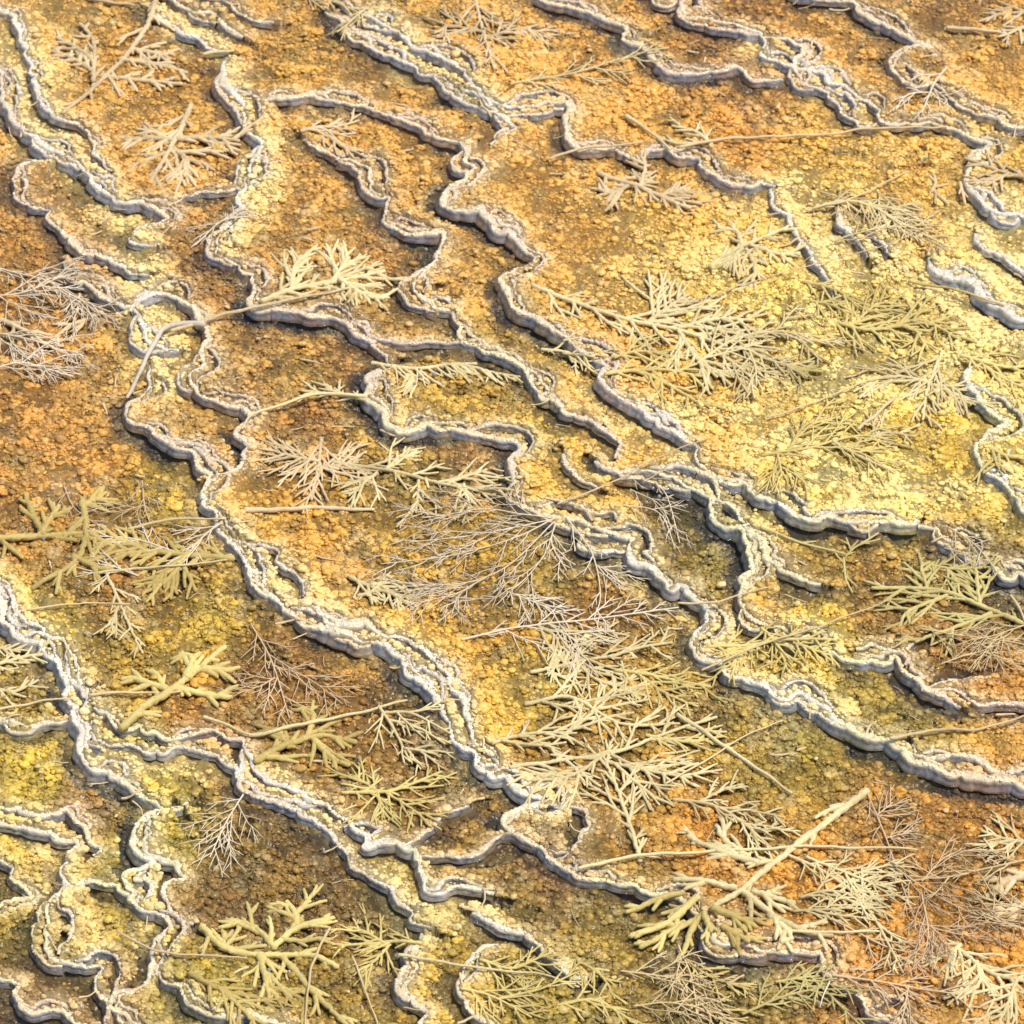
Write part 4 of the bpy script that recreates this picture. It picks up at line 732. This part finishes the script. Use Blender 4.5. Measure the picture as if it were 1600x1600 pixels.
plant(G, 'ladder of pale shoots right of the thickest stick', 'twig', 'fine', 'pale', [[(1228,1335),(1290,1365),(1355,1420),(1410,1525)],[(1260,1340),(1330,1370),(1400,1392)],[(1240,1425),(1320,1420),(1370,1400)],[(1250,1405),(1300,1395),(1380,1408)]], 15, 66, 2.3)
plant(S, 'rosy straight twig with side hairs standing over the orange pool', 'brushwood', 'fine', 'rosy', [[(1352,1232),(1385,1312),(1410,1385),(1430,1440)],[(1370,1275),(1395,1255)],[(1385,1310),(1425,1300)]], 10, 46, 1.2)
plant(S, 'wide rosy tangle of hair thin twigs in the lower right', 'brushwood', 'brush', 'rosy', [[(1400,1360),(1450,1395),(1520,1430),(1600,1445)],[(1440,1380),(1480,1340),(1530,1330)],[(1420,1440),(1480,1460),(1560,1470)],[(1440,1400),(1450,1460),(1440,1510)]], 12, 72, 1.1)
plant(S, 'straw coloured twig fan left of the curved right edge log', 'brushwood', 'brush', 'straw', [[(1610,1345),(1540,1360),(1470,1375),(1420,1372)],[(1610,1425),(1560,1415),(1520,1398)],[(1600,1455),(1560,1445),(1540,1420)]], 11, 60, 1.4)
plant(B, 'curved fuzzy tan log at the right edge, lower part', 'branch', 'thick', 'tan', [[(1615,1368),(1568,1378),(1550,1402)],[(1615,1410),(1575,1425),(1535,1432)]], 5, 36, 5.8)
plant(G, 'yellow green sprig at the right edge over the orange pool', 'twig', 'fir', 'pale', [[(1615,1318),(1570,1310),(1535,1298)],[(1590,1312),(1560,1330),(1548,1328)]], 9, 44, 2.4)
plant(G, 'pale sprig with finger shoots above the bottom right corner', 'twig', 'fir', 'pale', [[(1490,1478),(1545,1520),(1615,1540)],[(1525,1505),(1530,1540),(1500,1562)],[(1590,1532),(1570,1580),(1560,1600)],[(1500,1480),(1480,1498)]], 11, 56, 2.9)
plant(S, 'long rosy shoots lying over the orange pool at the bottom right', 'brushwood', 'fine', 'rosy', [[(1300,1525),(1400,1540),(1500,1555)],[(1420,1540),(1410,1590),(1400,1612)],[(1300,1440),(1380,1480),(1460,1500)]], 11, 58, 1.5)
plant(B, 'fan of fat sticks pointing left under the lower right lip', 'branch', 'thick', 'yellow', [[(1090,1402),(1050,1440),(985,1462)],[(1068,1395),(1030,1408),(978,1425)],[(1070,1440),(1020,1470),(1000,1480)],[(1090,1430),(1075,1470),(1062,1500)],[(1100,1425),(1110,1460)]], 4, 32, 5.0)
plant(G, 'green yellow sprigs in the dark hollow at the bottom right of centre', 'twig', 'fine', 'olive', [[(1160,1585),(1220,1560),(1290,1542)],[(1250,1510),(1290,1550),(1345,1604)],[(1212,1535),(1250,1530),(1280,1525)]], 10, 50, 2.0)
plant(S, 'straw tangle at the bottom edge right of centre', 'brushwood', 'brush', 'straw', [[(970,1520),(1040,1530),(1110,1550)],[(1060,1480),(1080,1530),(1090,1590)],[(990,1575),(1050,1570),(1140,1590)]], 12, 66, 1.4)
plant(G, 'yellow sprig under the rim just right of the bottom tangle', 'twig', 'fir', 'yellow', [[(1070,1500),(1110,1525),(1170,1545)],[(1062,1560),(1110,1575),(1160,1608)]], 9, 46, 2.2)
plant(G, 'tangled yellow sprigs inside the round pool at the bottom middle', 'twig', 'fine', 'yellow', [[(750,1500),(800,1515),(860,1490)],[(780,1560),(840,1550),(900,1520)],[(720,1545),(770,1560),(830,1590)]], 11, 52, 2.0)
plant(G, 'yellow sprig fringe hanging into the round bottom middle pool', 'twig', 'fir', 'yellow', [[(870,1570),(930,1565),(990,1600)],[(900,1500),(940,1530),(960,1560)]], 8, 46, 2.2)
plant(G, 'yellow green fringe of sprigs in the oval pool at the centre', 'twig', 'fir', 'pale', [[(582,578),(640,576),(700,572),(745,575)],[(690,575),(750,580),(812,588)],[(640,578),(650,605)]], 12, 44, 2.6, sides=-1)
plant(G, 'small straw sprig by the rim right of the oval pool', 'twig', 'fir', 'pale', [[(845,545),(890,552),(932,585)],[(880,552),(930,560)]], 8, 44, 2.2)
plant(G, 'yellowish leafy sprig over the rim in the middle left', 'twig', 'fir', 'pale', [[(575,626),(530,618),(470,610)],[(530,618),(510,600)]], 6, 34, 2.7)
plant(G, 'pale spray reaching in from the left edge below the white rim', 'twig', 'fir', 'pale', [[(-15,1040),(30,1030),(68,1022)],[(-10,1010),(30,1018)],[(-10,1075),(25,1080),(60,1062)]], 8, 46, 2.6)
plant(S, 'arching fine twigs strung with droplets in the dark olive pool', 'brushwood', 'fine', 'white', [[(965,752),(1000,750),(1040,775),(1062,850)],[(985,765),(1030,790),(1050,830)],[(975,790),(1030,805),(1055,860)]], 8, 44, 1.0)
plant(G, 'brown green tuft at the end of the lip right of the pale bough', 'twig', 'fir', 'olive', [[(1195,560),(1240,575),(1285,580)],[(1230,572),(1260,590)]], 6, 40, 2.6)
plant(S, 'wispy twigs on the blue grey rim at the right edge', 'brushwood', 'fine', 'white', [[(1480,830),(1520,850),(1555,900)],[(1475,860),(1510,870),(1530,880)]], 7, 44, 1.0)
plant(G, 'sunken green sprig below the wispy rim twigs at right', 'twig', 'fir', 'olive', [[(1440,880),(1490,890),(1550,885)],[(1480,890),(1500,915)]], 8, 40, 2.4)
plant(S, 'straw hairs on the slope above the white shelf at upper right', 'brushwood', 'fine', 'straw', [[(1280,300),(1370,330),(1480,400)],[(1300,380),(1380,360),(1470,350)]], 12, 60, 1.4)
plant(G, 'green sprigs half sunk at the left of the white shelf', 'twig', 'fir', 'yellow', [[(1255,440),(1310,455),(1340,485)],[(1265,470),(1300,480),(1330,500)]], 9, 44, 2.5)
stalk('grey brown twig standing over the rim in the upper left', [(318,512),(265,518),(240,548),(200,628)], 4.4, 'grey', 'dead_twig', .012, 'twig')
stalk('tan straw running right from the standing grey brown twig', [(268,524),(340,500),(430,478),(545,452)], 3.0, 'tan')
stalk('longest straw across the upper right pools', [(1060,236),(1150,224),(1290,214),(1360,206),(1480,200)], 2.4)
stalk('short pale straw pointing down right to the long top straw', [(978,184),(1012,208),(1046,236)], 3.2, 'pale')
stalk('straight tan straw near the top right corner', [(1478,44),(1520,48),(1560,54)], 3.6, 'tan')
stalk('thin straw slanting over the lip of the upper middle', [(858,254),(905,242),(960,232),(1005,226)], 2.2, 'tan')
stalk('straight horizontal crusted stick below the straw branch', [(382,797),(450,797),(520,794),(583,796)], 4.0, 'tan', 'crusted_stick', .001, 'stick')
stalk('thin brown stalk crossing the white shelf diagonally', [(1070,480),(1180,445),(1300,412),(1400,380),(1480,345)], .9, 'rosy')
stalk('thin brown stalk slanting up from the centre rim', [(872,794),(950,762),(1030,722),(1110,690)], 1.3, 'rosy')
stalk('fine straw running from the yellow terrace to the white shelf', [(1200,655),(1280,628),(1350,600),(1400,590)], 1.4)
stalk('thick brown stalk on the yellow terrace', [(1340,672),(1368,650),(1402,620)], 3.0, 'tan')
stalk('yellow straw lying diagonally in front of the brown stalk', [(1300,690),(1350,720),(1400,740)], 2.4, 'pale')
stalk('straw bridging the pool rim left of the oval pool', [(572,622),(500,622),(440,640),(395,652),(378,672)], 2.8, 'pale')
stalk('straight straw under the fat crusted log', [(155,897),(230,890),(300,886),(355,878)], 2.0, 'pale')
stalk('tan straw laid over the droplet twigs at left', [(200,828),(270,820),(345,812)], 2.2)
stalk('fine horizontal straw above the white rim at left', [(42,952),(110,948),(205,949)], 1.4)
stalk('straw from the left edge over the white rim', [(-12,1112),(50,1103),(110,1094)], 1.9)
stalk('straw touching the stem of the bright yellow antler branch', [(140,1092),(200,1088),(280,1083)], 2.0)
stalk('straw lying over the mustard coral clump', [(390,1152),(470,1136),(560,1116),(635,1098)], 2.8, 'pale')
stalk('short straw in front of the mustard coral clump', [(318,1124),(355,1136),(394,1152)], 2.6, 'pale')
stalk('rosy straw over the bottom left rim', [(185,1468),(240,1488),(300,1500),(385,1500)], 1.8, 'rosy')
stalk('upright straw through the largest yellow branch', [(516,1450),(490,1510),(480,1560),(478,1606)], 1.9)
stalk('straw leading into the round bottom middle pool', [(622,1502),(700,1512),(780,1522),(855,1528),(905,1546)], 2.0, 'pale')
stalk('thin straw at the bottom edge left of the middle rim', [(552,1500),(570,1550),(592,1606)], 1.4)
stalk('thick pale straw lying diagonally right of the huge spray', [(1058,1118),(1120,1160),(1180,1202),(1237,1242)], 3.2, 'pale')
stalk('thin straw crossing the thick pale straw', [(1040,1228),(1110,1186),(1170,1150),(1222,1128)], 1.4)
stalk('long straw from the lower right rim across the thickest stick', [(905,1362),(990,1346),(1100,1334),(1260,1327),(1432,1329)], 2.4, 'pale')
stalk('fine straw pointing up right over the scalloped rim', [(1095,1058),(1180,1022),(1290,980),(1392,943)], 1.6)
stalk('straight straw above the lower right pool lip', [(1390,1160),(1460,1148),(1530,1138),(1615,1122)], 2.4, 'tan')
stalk('thin pale straw running right from the forked boughs of the thickest stick', [(1225,1458),(1300,1460),(1372,1462)], 2.2, 'pale')
stalk('whitish straw with a droplet over the bottom right rim', [(1298,1532),(1288,1555),(1280,1575)], 1.2, 'white')
stalk('straw at the right end of the straw above the wet rim', [(1060,960),(1120,948),(1210,920)], 1.5)
stalk('hair thin stalk near the top right of the white shelf', [(1230,480),(1290,520),(1370,560)], 1.0, 'rosy')
stalk('short straw at the far right middle beside the olive branch', [(1580,935),(1592,958),(1606,985)], 2.2, 'tan')
stalk('slim straw lying on the pale slope near the upper right', [(1270,330),(1330,315),(1420,270)], 1.6)
stalk('pale straw in the green mat of the white shelf', [(1420,440),(1490,462),(1570,480)], 2.2, 'yellow')
stalk('straw across the top left pool near the top edge', [(120,-8),(160,4),(210,12)], 3.2, 'tan')
stalk('pale stick beside the rim in the upper left', [(318,90),(340,86),(365,80)], 3.2, 'pale')
# ------------------------------------------------------------------ beads of water on the stems
def m_drop(n, b, m):
    b.inputs['Transmission Weight'].default_value = .75; b.inputs['Roughness'].default_value = .03; b.inputs['IOR'].default_value = 1.33; b.inputs['Base Color'].default_value = (.95, .95, .95, 1)
M_DROP = mat('water_bead', m_drop)
nr, ns = 7, 10; th = np.linspace(.02, math.pi-.02, nr)[:, None]; ph = np.arange(ns)[None]/ns*2*np.pi
DV = np.stack([np.sin(th)*np.cos(ph), np.sin(th)*np.sin(ph), np.cos(th)*1.1+0*ph], -1).reshape(-1, 3)*.0032
DF = np.array([[i*ns+j, i*ns+(j+1) % ns, (i+1)*ns+(j+1) % ns, (i+1)*ns+j] for i in range(nr-1) for j in range(ns)])
D_ME = mesh_np('water_drop', DV, DF[:, ::-1])
rd = random.Random(3)
for where, spots, spread_ in (('the brown sprig near the top centre', [(735,25),(742,38),(755,45),(748,62),(770,70),(765,88),(790,60),(800,72),(778,30),(720,52),(758,100),(810,75)], 4),
    ('the fine twigs above the knobbly branch', [(215,753),(222,761),(230,758),(202,812),(222,810),(225,828),(276,812),(160,812),(68,842)], 3),
    ('the sprig fringe in the oval pool', [(610,593),(648,600),(656,588),(680,577),(692,575),(678,585),(693,598),(655,578)], 3),
    ('the arching twigs in the olive pool', [(1003,751),(1020,763),(1030,776),(1036,790),(1025,755),(985,768),(1037,826),(1010,785)], 3),
    ('the straws of the largest yellow branch', [(315,1488),(288,1500),(296,1506),(420,1516),(452,1518),(470,1522),(350,1526)], 3),
    ('the straw above the lower right pool', [(1010,1350),(900,1346),(908,1347),(1178,1342)], 3),
    ('the straws of the upper right slope', [(1300,250),(1308,231),(1398,270),(1240,298),(1440,252),(1446,248),(1290,458)], 3),
    ('the twigs in the round bottom pool', [(875,1524),(830,1538),(1068,1443),(1064,1541),(1071,1547),(1280,1568)], 3)):
    for x_, y_ in spots:
        g_ = unproject(np.array([(x_, y_)], float), COVER, .008)[0]
        o = link('water_drop', D_ME, M_DROP); o.location = (g_[0], g_[1], float(COVER(g_[0], g_[1]))+.008); k_ = rd.uniform(.7, 1.3); o.scale = (k_, k_, k_)
        o['label'] = 'clear round bead of water on '+where; o['category'] = 'water drop'; o['group'] = 'water beads on '+where

# loose crumbs of twig half stuck in the crust, past counting
lb = Bag(); rl = random.Random(77)
for k in range(520):
    y_ = rl.uniform(-1.35, 1.9); x_ = rl.uniform(-1, 1)*(1.02+.125*y_)
    if fbm(np.array([x_/.3]), np.array([y_/.3]), 401, 2)[0] < .42: continue
    a_ = rl.uniform(-.5, .5) if rl.random() < .6 else rl.uniform(0, 6.28); n_ = rl.randint(3, 8); st = .006; xy = [np.array([x_, y_])]
    for i in range(n_): a_ += rl.uniform(-.25, .25); xy.append(xy[-1]+st*np.array([math.cos(a_), math.sin(a_)]))
    xy = np.array(xy); z_ = smooth1(runmax(COVER(xy[:, 0], xy[:, 1]), 1), 3)+.0004; r_ = rl.choice((.0008, .0012, .002, .003))
    lb.add(tube(np.column_stack([xy, z_]), np.linspace(r_, r_*.6, len(xy)), 5, .15, k))
lit = lb.build('twig_litter', BARK['tan'], None, np.zeros(3)); lit['kind'] = 'stuff'; lit['label'] = 'loose tan crumbs of twig scattered over the crust'
